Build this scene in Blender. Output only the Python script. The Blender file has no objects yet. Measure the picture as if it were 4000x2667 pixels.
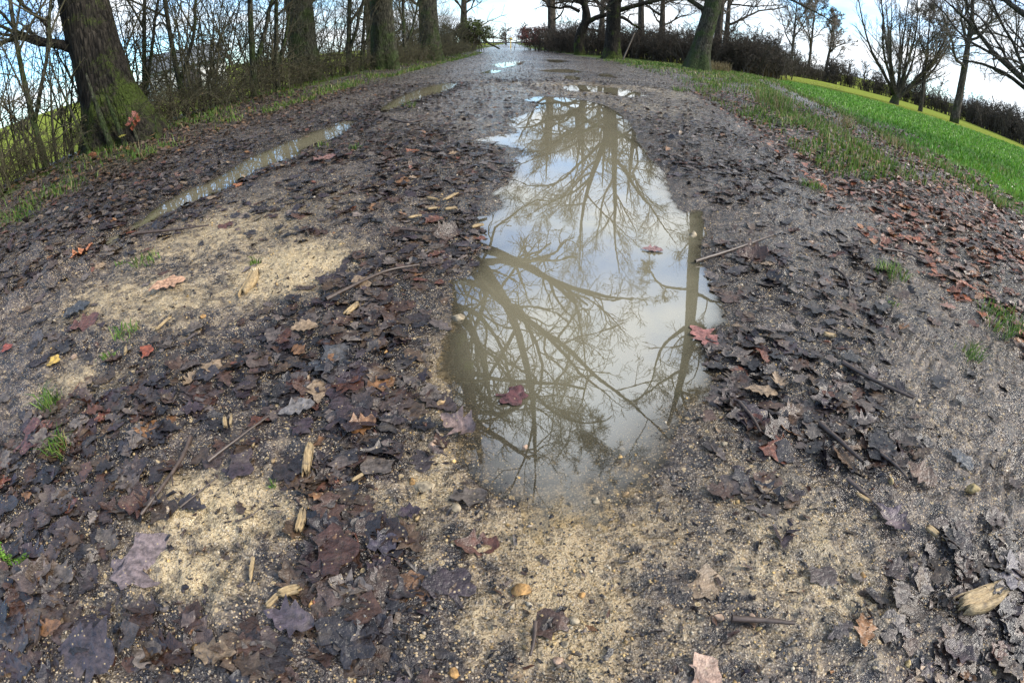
import bpy, math
import numpy as np
from mathutils import Vector, Matrix, Quaternion

sc = bpy.context.scene
COL = sc.collection
# ------------------------------------------------------------------ camera
PITCH = math.radians(32.0)
FPX = 2091.0                      # fisheye focal length for a 4000 px wide frame (px per radian)
CAMH = 1.0
cd = bpy.data.cameras.new('camera')
cam = bpy.data.objects.new('camera', cd)
COL.objects.link(cam)
sc.camera = cam
cd.type = 'PANO'
cd.panorama_type = 'FISHEYE_LENS_POLYNOMIAL'
cd.sensor_fit = 'HORIZONTAL'
cd.sensor_width = 40.0
for k in range(5):
    setattr(cd, 'fisheye_polynomial_k%d' % k, 0.0)
cd.fisheye_polynomial_k1 = -100.0 / FPX
cd.fisheye_fov = math.radians(180)
cd.clip_start = 0.02
cd.clip_end = 3000
cam.location = (0, 0, CAMH)
cam.rotation_euler = (math.pi / 2 - PITCH, 0, 0)
# ------------------------------------------------------------------ world, sun, exposure
SUN_AZ, SUN_EL = math.radians(100), math.radians(42)      # azimuth clockwise from +Y
w = bpy.data.worlds.new('World')
sc.world = w
w.use_nodes = True
nt = w.node_tree
nt.nodes.clear()
def N(tree, typ, **kw):
    n = tree.nodes.new(typ)
    for k, v in kw.items():
        setattr(n, k, v)
    return n
out = N(nt, 'ShaderNodeOutputWorld')
bg = N(nt, 'ShaderNodeBackground')
sky = N(nt, 'ShaderNodeTexSky', sky_type='NISHITA')
sky.sun_disc = False
sky.sun_elevation = SUN_EL
sky.sun_rotation = SUN_AZ
sky.air_density = 1.0
sky.dust_density = 0.2
sky.ozone_density = 3.0
tc = N(nt, 'ShaderNodeTexCoord')
sep = N(nt, 'ShaderNodeSeparateXYZ')
nt.links.new(tc.outputs['Generated'], sep.inputs[0])
# clouds lie on a flat layer: direction / (z + small)
zc = N(nt, 'ShaderNodeMath', operation='MAXIMUM'); zc.inputs[1].default_value = 0.0
nt.links.new(sep.outputs['Z'], zc.inputs[0])
za = N(nt, 'ShaderNodeMath', operation='ADD'); za.inputs[1].default_value = 0.22
nt.links.new(zc.outputs[0], za.inputs[0])
dv = N(nt, 'ShaderNodeVectorMath', operation='DIVIDE')
cmb = N(nt, 'ShaderNodeCombineXYZ')
for i in range(3):
    nt.links.new(za.outputs[0], cmb.inputs[i])
nt.links.new(tc.outputs['Generated'], dv.inputs[0])
nt.links.new(cmb.outputs[0], dv.inputs[1])
cn = N(nt, 'ShaderNodeTexNoise')
cn.inputs['Scale'].default_value = 1.35
cn.inputs['Detail'].default_value = 7
cn.inputs['Roughness'].default_value = 0.55
cn.inputs['Distortion'].default_value = 0.25
ofs = N(nt, 'ShaderNodeVectorMath', operation='ADD'); ofs.inputs[1].default_value = (3.4, 1.7, 0)
nt.links.new(dv.outputs[0], ofs.inputs[0])
nt.links.new(ofs.outputs[0], cn.inputs['Vector'])
cr = N(nt, 'ShaderNodeValToRGB')
cr.color_ramp.elements[0].position = 0.34; cr.color_ramp.elements[0].color = (0, 0, 0, 1)
cr.color_ramp.elements[1].position = 0.55; cr.color_ramp.elements[1].color = (1, 1, 1, 1)
# cloud cover thickens towards the east side
cb = N(nt, 'ShaderNodeMath', operation='MULTIPLY_ADD'); cb.inputs[1].default_value = 0.13
nt.links.new(sep.outputs['X'], cb.inputs[0]); nt.links.new(cn.outputs['Fac'], cb.inputs[2])
nt.links.new(cb.outputs[0], cr.inputs[0])
cn2 = N(nt, 'ShaderNodeTexNoise')
cn2.inputs['Scale'].default_value = 2.6; cn2.inputs['Detail'].default_value = 5
nt.links.new(ofs.outputs[0], cn2.inputs['Vector'])
ccol = N(nt, 'ShaderNodeValToRGB')
ccol.color_ramp.elements[0].position = 0.32; ccol.color_ramp.elements[0].color = (2.9, 3.4, 3.9, 1)
ccol.color_ramp.elements[1].position = 0.66; ccol.color_ramp.elements[1].color = (4.4, 4.55, 4.7, 1)
nt.links.new(cn2.outputs['Fac'], ccol.inputs[0])
mx = N(nt, 'ShaderNodeMix', data_type='RGBA')
nt.links.new(cr.outputs[0], mx.inputs[0])
tint = N(nt, 'ShaderNodeMix', data_type='RGBA', blend_type='MULTIPLY'); tint.inputs[0].default_value = 1.0
tint.inputs[7].default_value = (0.62, 0.84, 1.02, 1)
nt.links.new(sky.outputs[0], tint.inputs[6])
nt.links.new(tint.outputs[2], mx.inputs[6])
nt.links.new(ccol.outputs[0], mx.inputs[7])
nt.links.new(mx.outputs[2], bg.inputs[0])
bg.inputs[1].default_value = 0.10
nt.links.new(bg.outputs[0], out.inputs[0])

sl = bpy.data.lights.new('sun', 'SUN')
sl.energy = 1.5
sl.angle = math.radians(18)
sl.color = (1.0, 0.93, 0.83)
so = bpy.data.objects.new('sun', sl)
COL.objects.link(so)
sd_ = Vector((math.sin(SUN_AZ) * math.cos(SUN_EL), math.cos(SUN_AZ) * math.cos(SUN_EL), math.sin(SUN_EL)))
so.rotation_euler = (-sd_).to_track_quat('-Z', 'Y').to_euler()
vs = sc.view_settings
vs.view_transform = 'Standard'; vs.look = 'None'; vs.gamma = 1.0; vs.exposure = 1.84
vs.use_curve_mapping = False
sc.render.engine = 'CYCLES'
cy = sc.cycles
cy.max_bounces = 5; cy.diffuse_bounces = 2; cy.glossy_bounces = 3; cy.transmission_bounces = 2; cy.transparent_max_bounces = 10
cy.caustics_reflective = False; cy.caustics_refractive = False
cy.use_denoising = True
cy.use_adaptive_sampling = False
sc.render.film_transparent = False

# ------------------------------------------------------------------ projection helpers (pixel of the 4000 px photograph -> place)
def ray(px, py):
    u, v = px - 2000.0, 1333.5 - py
    r = math.hypot(u, v) or 1e-9
    th = r / FPX
    s = math.sin(th) / r
    x, up, F = u * s, v * s, math.cos(th)
    return x, F * math.cos(PITCH) + up * math.sin(PITCH), -F * math.sin(PITCH) + up * math.cos(PITCH)
def G(px, py, z=0.0):
    d = ray(px, py); t = (z - CAMH) / d[2]
    return d[0] * t, d[1] * t
def P(px, py, D):                 # point at horizontal distance D
    d = ray(px, py); h = math.hypot(d[0], d[1]); t = D / h
    return d[0] * t, d[1] * t, CAMH + d[2] * t
def RF(px, py, D):                # point at horizontal distance D seen mirrored in the water at z=0
    d = ray(px, py); h = math.hypot(d[0], d[1]); t = D / h
    return d[0] * t, d[1] * t, -(CAMH + d[2] * t)

# ------------------------------------------------------------------ numpy noise
def _hash(ix, iy, s):
    n = (ix * 374761393 + iy * 668265263 + s * 1442695041).astype(np.int64)
    n = (n ^ (n >> 13)) * 1274126177
    n = n & 0x7fffffff
    n = (n ^ (n >> 16)) * 974634773 & 0x7fffffff
    return (n % 100003) / 100003.0
def vnoise(x, y, s=0):
    ix = np.floor(x).astype(np.int64); iy = np.floor(y).astype(np.int64)
    fx = x - ix; fy = y - iy
    fx = fx * fx * (3 - 2 * fx); fy = fy * fy * (3 - 2 * fy)
    a = _hash(ix, iy, s); b = _hash(ix + 1, iy, s); c = _hash(ix, iy + 1, s); d = _hash(ix + 1, iy + 1, s)
    return (a * (1 - fx) + b * fx) * (1 - fy) + (c * (1 - fx) + d * fx) * fy
def fbm(x, y, o=4, s=0):
    r = 0; amp = 0.5
    for i in range(o):
        r = r + amp * (vnoise(x * 2 ** i + 17.3 * i, y * 2 ** i - 9.1 * i, s + i) - 0.5)
        amp *= 0.55
    return r
def sstep(a, b, x):
    t = np.clip((x - a) / (b - a), 0, 1)
    return t * t * (3 - 2 * t)

# ------------------------------------------------------------------ materials
MATS = {}
def newmat(name):
    m = bpy.data.materials.new(name); m.use_nodes = True
    t = m.node_tree; t.nodes.clear()
    o = N(t, 'ShaderNodeOutputMaterial'); b = N(t, 'ShaderNodeBsdfPrincipled')
    t.links.new(b.outputs[0], o.inputs[0])
    MATS[name] = m
    return m, t, b, o
def noise(t, scale, detail=4, rough=.55, vec=None, dist=0):
    n = N(t, 'ShaderNodeTexNoise')
    n.inputs['Scale'].default_value = scale; n.inputs['Detail'].default_value = detail
    n.inputs['Roughness'].default_value = rough; n.inputs['Distortion'].default_value = dist
    if vec is not None: t.links.new(vec, n.inputs['Vector'])
    return n
def ramp(t, src, stops):
    r = N(t, 'ShaderNodeValToRGB')
    e = r.color_ramp.elements
    while len(e) < len(stops): e.new(0.5)
    for q, (p, c) in zip(e, stops):
        q.position = p
        q.color = (c, c, c, 1) if not isinstance(c, (tuple, list)) else (*c, 1)
    t.links.new(src, r.inputs[0])
    return r.outputs[0]
def mixc(t, fac, a, b, mode='MIX'):
    m = N(t, 'ShaderNodeMix', data_type='RGBA', blend_type=mode)
    for s, v in ((m.inputs[0], fac), (m.inputs[6], a), (m.inputs[7], b)):
        if isinstance(v, (int, float)): s.default_value = v
        elif isinstance(v, (tuple, list)): s.default_value = (*v, 1)
        else: t.links.new(v, s)
    return m.outputs[2]
def math_(t, op, a, b=None):
    m = N(t, 'ShaderNodeMath', operation=op)
    for s, v in ((m.inputs[0], a), (m.inputs[1], b)):
        if v is None: continue
        if isinstance(v, (int, float)): s.default_value = v
        else: t.links.new(v, s)
    return m.outputs[0]
def bump(t, h, strength, dist, b, prev=None):
    n = N(t, 'ShaderNodeBump'); n.inputs['Strength'].default_value = strength; n.inputs['Distance'].default_value = dist
    t.links.new(h, n.inputs['Height'])
    if prev is not None: t.links.new(prev, n.inputs['Normal'])
    if b is not None: t.links.new(n.outputs[0], b.inputs['Normal'])
    return n.outputs[0]
def simple(name, col, var=.25, scale=8, rough=.8, bmp=.2, spec=.3, bdist=.01):
    m, t, b, o = newmat(name)
    c = N(t, 'ShaderNodeTexCoord').outputs['Object']
    n = noise(t, scale, 5, .6, c)
    lo = tuple(v * (1 - var) for v in col); hi = tuple(min(1, v * (1 + var)) for v in col)
    t.links.new(ramp(t, n.outputs['Fac'], [(.3, lo), (.7, hi)]), b.inputs['Base Color'])
    b.inputs['Roughness'].default_value = rough; b.inputs['Specular IOR Level'].default_value = spec
    if bmp: bump(t, n.outputs['Fac'], bmp, bdist, b)
    return m

# ground: zone attribute  R=leafy humus and its gap shade  G=grass  B=sand  A=wet
def ground_material():
    m, t, b, o = newmat('ground')
    pos = N(t, 'ShaderNodeNewGeometry').outputs['Position']
    at = N(t, 'ShaderNodeAttribute', attribute_name='zone')
    zs = N(t, 'ShaderNodeSeparateColor'); t.links.new(at.outputs['Color'], zs.inputs[0])
    at2 = N(t, 'ShaderNodeAttribute', attribute_name='zone2')
    zs2 = N(t, 'ShaderNodeSeparateColor'); t.links.new(at2.outputs['Color'], zs2.inputs[0])
    big = noise(t, 2.2, 6, .6, pos); mid = noise(t, 19, 6, .62, pos); fine = noise(t, 95, 5, .65, pos)
    mud = ramp(t, mid.outputs['Fac'], [(.34, (.009, .0075, .0075)), (.45, (.036, .027, .025)), (.56, (.105, .078, .064)), (.70, (.33, .255, .185))])
    sand = ramp(t, fine.outputs['Fac'], [(.32, (.15, .11, .06)), (.43, (.47, .355, .20)), (.7, (.68, .55, .34))])
    humus_shade = ramp(t, mid.outputs['Fac'], [(.3, (.007, .006, .006)), (.55, (.025, .020, .019)), (.75, (.10, .078, .06))])  # dark leaf mould, taken near black to paint in the shade between leaves
    # break the zone weights up with noise so borders are ragged
    def rag(src, amount, lo, hi):
        v = math_(t, 'ADD', src, math_(t, 'MULTIPLY', math_(t, 'SUBTRACT', mid.outputs['Fac'], .5), amount))
        mr = N(t, 'ShaderNodeMapRange'); mr.interpolation_type = 'SMOOTHSTEP'
        mr.inputs[1].default_value = lo; mr.inputs[2].default_value = hi
        t.links.new(v, mr.inputs[0]); return mr.outputs[0]
    col = mixc(t, rag(zs.outputs[2], 1.3, .2, .85), mud, sand)
    col = mixc(t, rag(zs.outputs[0], 1.5, .25, .95), col, humus_shade)
    # grains: dark crumbs, tan and orange grit
    vo = N(t, 'ShaderNodeTexVoronoi'); vo.inputs['Scale'].default_value = 165; t.links.new(pos, vo.inputs['Vector'])
    vs_ = N(t, 'ShaderNodeSeparateColor'); t.links.new(vo.outputs['Color'], vs_.inputs[0])
    near = math_(t, 'LESS_THAN', vo.outputs['Distance'], .46)
    dark = math_(t, 'MULTIPLY', math_(t, 'LESS_THAN', vs_.outputs[0], .26), near)
    lite = math_(t, 'MULTIPLY', math_(t, 'GREATER_THAN', vs_.outputs[0], .74), near)
    clean = math_(t, 'SUBTRACT', 1, math_(t, 'MULTIPLY', zs.outputs[2], .55))
    col = mixc(t, math_(t, 'MULTIPLY', math_(t, 'MULTIPLY', dark, .85), clean), col, (.035, .03, .03))
    col = mixc(t, math_(t, 'MULTIPLY', lite, .8), col, mixc(t, vs_.outputs[1], (.60, .42, .20), (.50, .43, .34)))
    v2 = N(t, 'ShaderNodeTexVoronoi'); v2.inputs['Scale'].default_value = 46; t.links.new(pos, v2.inputs['Vector'])
    v2s = N(t, 'ShaderNodeSeparateColor'); t.links.new(v2.outputs['Color'], v2s.inputs[0])
    d2 = math_(t, 'MULTIPLY', math_(t, 'LESS_THAN', v2s.outputs[0], .22), math_(t, 'LESS_THAN', v2.outputs['Distance'], .42))
    col = mixc(t, math_(t, 'MULTIPLY', math_(t, 'MULTIPLY', d2, .8), clean), col, (.03, .026, .027))
    l2 = math_(t, 'MULTIPLY', math_(t, 'GREATER_THAN', v2s.outputs[0], .93), math_(t, 'LESS_THAN', v2.outputs['Distance'], .33))
    col = mixc(t, math_(t, 'MULTIPLY', l2, .8), col, (.52, .39, .21))
    v3 = N(t, 'ShaderNodeTexVoronoi'); v3.inputs['Scale'].default_value = 17; v3.inputs['Randomness'].default_value = 1.0
    wv = noise(t, 30, 3, .6, pos); wp = mixc(t, .06, pos, wv.outputs['Color'])
    t.links.new(wp, v3.inputs['Vector'])
    v3s = N(t, 'ShaderNodeSeparateColor'); t.links.new(v3.outputs['Color'], v3s.inputs[0])
    d3 = math_(t, 'MULTIPLY', math_(t, 'LESS_THAN', v3s.outputs[0], .30), math_(t, 'LESS_THAN', v3.outputs['Distance'], .45))
    col = mixc(t, math_(t, 'MULTIPLY', d3, .40), col, mixc(t, v3s.outputs[1], (.035, .028, .028), (.085, .06, .05)))
    # grass cover and pasture, soil of the field
    gcol = ramp(t, fine.outputs['Fac'], [(.3, (.03, .045, .012)), (.6, (.085, .13, .025)), (.8, (.16, .19, .05))])
    col = mixc(t, rag(zs.outputs[1], .9, .25, .8), col, gcol)
    crop = ramp(t, big.outputs['Fac'], [(.3, (.075, .17, .018)), (.7, (.12, .25, .028))])
    crop = mixc(t, ramp(t, fine.outputs['Fac'], [(.35, 0.0), (.65, .45)]), crop, (.02, .07, .008))
    col = mixc(t, zs2.outputs[0], col, crop)
    meadow = ramp(t, mid.outputs['Fac'], [(.3, (.13, .17, .03)), (.7, (.24, .27, .06))])
    col = mixc(t, zs2.outputs[1], col, meadow)
    cl = noise(t, 7.5, 5, .68, pos, .4)
    # water-soaked earth is darker
    col = mixc(t, math_(t, 'MULTIPLY', zs2.outputs[2], .55), col, mixc(t, 1.0, col, (.50, .45, .40), 'MULTIPLY'))
    t.links.new(col, b.inputs['Base Color'])
    rr = ramp(t, cl.outputs['Fac'], [(.42, .10), (.62, .42)])
    rw = N(t, 'ShaderNodeMix', data_type='FLOAT'); t.links.new(zs2.outputs[2], rw.inputs[0]); t.links.new(rr, rw.inputs[2]); rw.inputs[3].default_value = .16
    veg = math_(t, 'MINIMUM', math_(t, 'ADD', math_(t, 'ADD', zs2.outputs[0], zs2.outputs[1]), zs.outputs[1]), 1)
    rv = N(t, 'ShaderNodeMix', data_type='FLOAT'); t.links.new(veg, rv.inputs[0]); t.links.new(rw.outputs[0], rv.inputs[2]); rv.inputs[3].default_value = .95
    t.links.new(rv.outputs[0], b.inputs['Roughness'])
    spc = math_(t, 'MULTIPLY', math_(t, 'SUBTRACT', 1, veg), .85)
    t.links.new(spc, b.inputs['Specular IOR Level'])
    n0 = bump(t, cl.outputs['Fac'], 1.0, .06, None)
    n1 = bump(t, mid.outputs['Fac'], 1.0, .035, None, n0)
    n2 = bump(t, fine.outputs['Fac'], .8, .007, None, n1)
    bump(t, math_(t, 'SUBTRACT', 1, vo.outputs['Distance']), .5, .004, b, n2)
    return m
M_ground = ground_material()

def bark_material(name, base, moss, moss_amt, vscale=1.0):
    m, t, b, o = newmat(name)
    c = N(t, 'ShaderNodeNewGeometry').outputs['Position']
    mp = N(t, 'ShaderNodeMapping'); mp.inputs['Scale'].default_value = (1, 1, .16); t.links.new(c, mp.inputs[0])
    fur = noise(t, 17 * vscale, 6, .65, mp.outputs[0], .6)
    vor = N(t, 'ShaderNodeTexVoronoi', feature='DISTANCE_TO_EDGE'); vor.inputs['Scale'].default_value = 14 * vscale
    t.links.new(mp.outputs[0], vor.inputs['Vector'])
    big = noise(t, 1.6, 5, .6, c); fine = noise(t, 40, 4, .6, c)
    col = ramp(t, fur.outputs['Fac'], [(.34, tuple(v * .16 for v in base)), (.5, base), (.66, tuple(min(1, v * 2.2) for v in base))])
    mz = N(t, 'ShaderNodeSeparateXYZ'); t.links.new(c, mz.inputs[0])
    low = N(t, 'ShaderNodeMapRange'); low.inputs[1].default_value = 1.6; low.inputs[2].default_value = 0.0
    low.inputs[3].default_value = 0; low.inputs[4].default_value = .18; t.links.new(mz.outputs[2], low.inputs[0])
    mf = math_(t, 'ADD', big.outputs['Fac'], low.outputs[0])
    mf = math_(t, 'ADD', mf, math_(t, 'MULTIPLY', math_(t, 'SUBTRACT', fine.outputs['Fac'], .5), .35))
    mr = N(t, 'ShaderNodeMapRange'); mr.interpolation_type = 'SMOOTHSTEP'
    mr.inputs[1].default_value = .62 - moss_amt * .3; mr.inputs[2].default_value = .80 - moss_amt * .3
    t.links.new(mf, mr.inputs[0])
    col = mixc(t, mr.outputs[0], col, mixc(t, fine.outputs['Fac'], tuple(v * .5 for v in moss), moss))
    t.links.new(col, b.inputs['Base Color'])
    b.inputs['Roughness'].default_value = .85; b.inputs['Specular IOR Level'].default_value = .25
    n1 = bump(t, ramp(t, vor.outputs['Distance'], [(0, 0.0), (.35, 1.0)]), 1.0, .05, None)
    n2 = bump(t, fur.outputs['Fac'], .9, .04, None, n1)
    bump(t, fine.outputs['Fac'], .5, .01, b, n2)
    return m
M_bark = bark_material('bark', (.062, .060, .043), (.065, .095, .030), .52, 1.5)
M_bark_mossy = bark_material('mossy_bark', (.024, .020, .015), (.070, .10, .015), .30, 1.2)
M_bark_dark = bark_material('dark_bark', (.075, .062, .050), (.06, .08, .02), .2)
M_twig = simple('twig_bark', (.085, .068, .052), .5, 3, .8, 0, .3)
M_twig_pale = simple('pale_twig_bark', (.19, .155, .125), .45, 3, .8, 0, .3)
M_twig_green = simple('lichen_twig_bark', (.066, .060, .034), .6, 4, .8, 0, .3)
M_twig_dark = simple('dark_twig_bark', (.066, .056, .045), .5, 3, .85, 0, .2)

# per-object coloured and per-vertex coloured wet leaves
def leaf_material(name, objcol, rough=.25, spec=.55, speck=True):
    m, t, b, o = newmat(name)
    if objcol:
        base = N(t, 'ShaderNodeObjectInfo').outputs['Color']
    else:
        base = N(t, 'ShaderNodeAttribute', attribute_name='col').outputs['Color']
    pos = N(t, 'ShaderNodeNewGeometry').outputs['Position']
    n = noise(t, 55, 5, .6, pos); f = noise(t, 260, 3, .6, pos)
    col = mixc(t, 1.0, base, ramp(t, n.outputs['Fac'], [(.3, .28), (.5, .72), (.72, 1.35)]), 'MULTIPLY')
    if speck:
        vo = N(t, 'ShaderNodeTexVoronoi'); vo.inputs['Scale'].default_value = 110; t.links.new(pos, vo.inputs['Vector'])
        vs_ = N(t, 'ShaderNodeSeparateColor'); t.links.new(vo.outputs['Color'], vs_.inputs[0])
        g = math_(t, 'MULTIPLY', math_(t, 'GREATER_THAN', vs_.outputs[0], .90), math_(t, 'LESS_THAN', vo.outputs['Distance'], .28))
        col = mixc(t, math_(t, 'MULTIPLY', g, .7), col, (.42, .32, .18))
        smear = noise(t, 14, 5, .6, pos)
        col = mixc(t, ramp(t, smear.outputs['Fac'], [(.56, 0.0), (.74, .38)]), col, (.17, .135, .10))
    t.links.new(col, b.inputs['Base Color'])
    t.links.new(ramp(t, n.outputs['Fac'], [(.35, rough * .7), (.7, rough * 1.7)]), b.inputs['Roughness'])
    b.inputs['Specular IOR Level'].default_value = spec
    n1 = bump(t, n.outputs['Fac'], .8, .009, None)
    bump(t, f.outputs['Fac'], .3, .002, b, n1)
    return m
M_leaf = leaf_material('wet_leaf', False)
M_leaf1 = leaf_material('wet_leaf_single', True)
M_foliage = leaf_material('foliage', False, .6, .25, False)
M_stone = leaf_material('stone', True, .5, .4, False)
M_grit = leaf_material('grit', False, .45, .4, False)
def wood_material():
    m, t, b, o = newmat('pale_split_wood')
    c = N(t, 'ShaderNodeTexCoord').outputs['Object']
    mp = N(t, 'ShaderNodeMapping'); mp.inputs['Scale'].default_value = (.08, 1, 1); t.links.new(c, mp.inputs[0])
    g = noise(t, 420, 4, .6, mp.outputs[0]); d = noise(t, 60, 4, .6, c)
    col = ramp(t, g.outputs['Fac'], [(.32, (.10, .065, .03)), (.48, (.34, .24, .12)), (.7, (.50, .38, .21))])
    col = mixc(t, ramp(t, d.outputs['Fac'], [(.5, 0.0), (.68, .8)]), col, (.10, .075, .05))
    t.links.new(col, b.inputs['Base Color']); b.inputs['Roughness'].default_value = .6
    bump(t, g.outputs['Fac'], .8, .003, b)
    return m
M_wood = wood_material()
M_stick = simple('wet_stick_bark', (.06, .042, .034), .5, 50, .4, .4, .5, .004)

def grass_material():
    m, t, b, o = newmat('grass_blades')
    base = N(t, 'ShaderNodeAttribute', attribute_name='col').outputs['Color']
    t.links.new(base, b.inputs['Base Color'])
    b.inputs['Roughness'].default_value = .5; b.inputs['Specular IOR Level'].default_value = .3
    tr = N(t, 'ShaderNodeBsdfTranslucent'); t.links.new(base, tr.inputs[0])
    ms = N(t, 'ShaderNodeMixShader'); ms.inputs[0].default_value = .3
    t.links.new(b.outputs[0], ms.inputs[1]); t.links.new(tr.outputs[0], ms.inputs[2]); t.links.new(ms.outputs[0], o.inputs[0])
    return m
M_grass = grass_material()

def water_material():
    m = bpy.data.materials.new('muddy_water'); m.use_nodes = True; t = m.node_tree; t.nodes.clear()
    o = N(t, 'ShaderNodeOutputMaterial')
    dep = N(t, 'ShaderNodeAttribute', attribute_name='depth').outputs['Fac']
    pos = N(t, 'ShaderNodeNewGeometry').outputs['Position']
    n = noise(t, 2.0, 4, .5, pos)
    murk = N(t, 'ShaderNodeBsdfDiffuse')
    t.links.new(ramp(t, n.outputs['Fac'], [(.35, (.185, .163, .108)), (.65, (.205, .183, .122))]), murk.inputs[0])
    tr = N(t, 'ShaderNodeBsdfTransparent'); tr.inputs[0].default_value = (.93, .90, .82, 1)
    # turbidity: light lost grows with depth
    f = math_(t, 'SUBTRACT', 1, math_(t, 'POWER', 2.718, math_(t, 'MULTIPLY', dep, -1 / .016)))
    body = N(t, 'ShaderNodeMixShader'); t.links.new(f, body.inputs[0]); t.links.new(tr.outputs[0], body.inputs[1]); t.links.new(murk.outputs[0], body.inputs[2])
    gl = N(t, 'ShaderNodeBsdfGlossy'); gl.inputs['Roughness'].default_value = 0.0; gl.inputs[0].default_value = (1, 1, 1, 1)
    rip = noise(t, 9, 3, .5, pos)
    nb = bump(t, rip.outputs['Fac'], .02, .004, None)
    t.links.new(nb, gl.inputs['Normal'])
    fr = N(t, 'ShaderNodeFresnel'); fr.inputs['IOR'].default_value = 3.1
    ms = N(t, 'ShaderNodeMixShader'); film = math_(t, 'SUBTRACT', 1, math_(t, 'POWER', 2.718, math_(t, 'MULTIPLY', dep, -1 / .0035)))
    t.links.new(math_(t, 'MULTIPLY', fr.outputs[0], film), ms.inputs[0]); t.links.new(body.outputs[0], ms.inputs[1]); t.links.new(gl.outputs[0], ms.inputs[2])
    t.links.new(ms.outputs[0], o.inputs[0])
    return m
M_water = water_material()

# ------------------------------------------------------------------ object helpers
def mesh_np(name, V, F, mat, smooth=False, attrs=None):
    """V (n,3), F (m,k) all faces the same k, or a list of such arrays"""
    me = bpy.data.meshes.new(name)
    V = np.asarray(V, np.float32)
    Fs = F if isinstance(F, list) else [F]
    Fs = [np.asarray(f, np.int32) for f in Fs if len(f)]
    me.vertices.add(len(V)); me.vertices.foreach_set('co', V.ravel())
    nl = sum(f.size for f in Fs); npoly = sum(len(f) for f in Fs)
    me.loops.add(nl); me.polygons.add(npoly)
    me.loops.foreach_set('vertex_index', np.concatenate([f.ravel() for f in Fs]))
    tot = np.concatenate([np.full(len(f), f.shape[1], np.int32) for f in Fs])
    st = np.concatenate([[0], np.cumsum(tot)[:-1]]).astype(np.int32)
    me.polygons.foreach_set('loop_start', st)
    me.polygons.foreach_set('loop_total', tot)
    if smooth: me.polygons.foreach_set('use_smooth', np.ones(npoly, bool))
    for an, (ty, data) in (attrs or {}).items():
        a = me.attributes.new(an, ty, 'POINT')
        a.data.foreach_set('color' if 'COLOR' in ty else 'value', np.asarray(data, np.float32).ravel())
    me.update(calc_edges=True)
    if mat is not None: me.materials.append(mat)
    return me
def link(name, data, parent=None, loc=None, kind=None, label=None, cat=None, group=None):
    o = bpy.data.objects.new(name, data)
    COL.objects.link(o)
    if parent is not None: o.parent = parent
    if loc is not None: o.location = loc
    tag(o, label, cat, group, kind)
    return o
def tag(o, label=None, cat=None, group=None, kind=None):
    for k, v in (('label', label), ('category', cat), ('group', group), ('kind', kind)):
        if v: o[k] = v
def copy_tree(o, parent=None):
    c = o.copy(); COL.objects.link(c)
    if parent is not None: c.parent = parent
    for ch in o.children: copy_tree(ch, c)
    return c

# ------------------------------------------------------------------ terrain
PUDDLES_PX = {
 'main': [(2105,375),(2145,378),(2289,392),(2375,415),(2432,449),(2478,512),(2501,558),(2530,600),(2541,621),(2587,673),(2610,736),(2633,794),(2668,834),(2731,822),(2748,880),(2742,949),(2739,1006),(2754,1063),(2800,1155),(2817,1200),(2820,1250),(2770,1300),(2735,1343),(2748,1395),(2771,1458),(2771,1544),(2725,1596),(2690,1613),(2668,1659),(2633,1745),(2576,1831),(2545,1926),(2480,2020),(2380,2110),(2250,2150),(2110,2140),(1980,2080),(1896,1940),(1838,1803),(1790,1745),(1770,1690),(1745,1640),(1749,1602),(1755,1521),(1722,1475),(1709,1430),(1715,1343),(1743,1286),(1749,1252),(1761,1150),(1766,1098),(1812,1075),(1852,1035),(1870,1012),(1921,966),(1875,949),(1887,903),(1847,845),(1887,840),(1944,811),(1967,788),(1927,753),(1973,725),(2008,673),(2013,621),(2048,604),(2019,581),(1944,564),(1858,547),(1916,530),(2010,520),(1979,472),(2025,455),(2071,432),(2110,405),(2036,392)],
 'wide': [(2198,341),(2207,334),(2268,333),(2338,337),(2422,346),(2492,360),(2534,376),(2455,379),(2403,374),(2352,362),(2291,358),(2244,360),(2207,355)],
 'third': [(2095,278),(2174,271),(2221,271),(2286,283),(2221,286),(2155,283)],
 'fourth': [(2193,302),(2221,295),(2272,304),(2258,314),(2212,312)],
 'fifth': [(2333,290),(2375,289),(2413,306),(2343,299)],
 'sixth': [(2137,234),(2184,234),(2221,241),(2174,246),(2141,241)],
 'seventh': [(1924,255),(1954,246),(2001,241),(2048,241),(2034,253),(1964,267)],
 'eighth': [(1870,288),(1917,274),(1964,276),(1940,285)],
 'rut_far': [(1485,437),(1489,420),(1547,384),(1614,357),(1681,335),(1748,324),(1788,328),(1775,344),(1730,362),(1614,397),(1547,424),(1498,440)],
 'rut_near': [(1391,473),(1387,491),(1346,522),(1302,545),(1212,576),(1190,598),(1101,638),(1034,665),(918,718),(815,769),(706,821),(631,861),(540,900),(455,945),(440,930),(517,866),(631,798),(746,734),(804,716),(895,665),(967,616),(1079,571),(1168,536),(1257,504),(1346,473)],
}
PUD = {k: np.array([G(*q) for q in v]) for k, v in PUDDLES_PX.items()}

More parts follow.
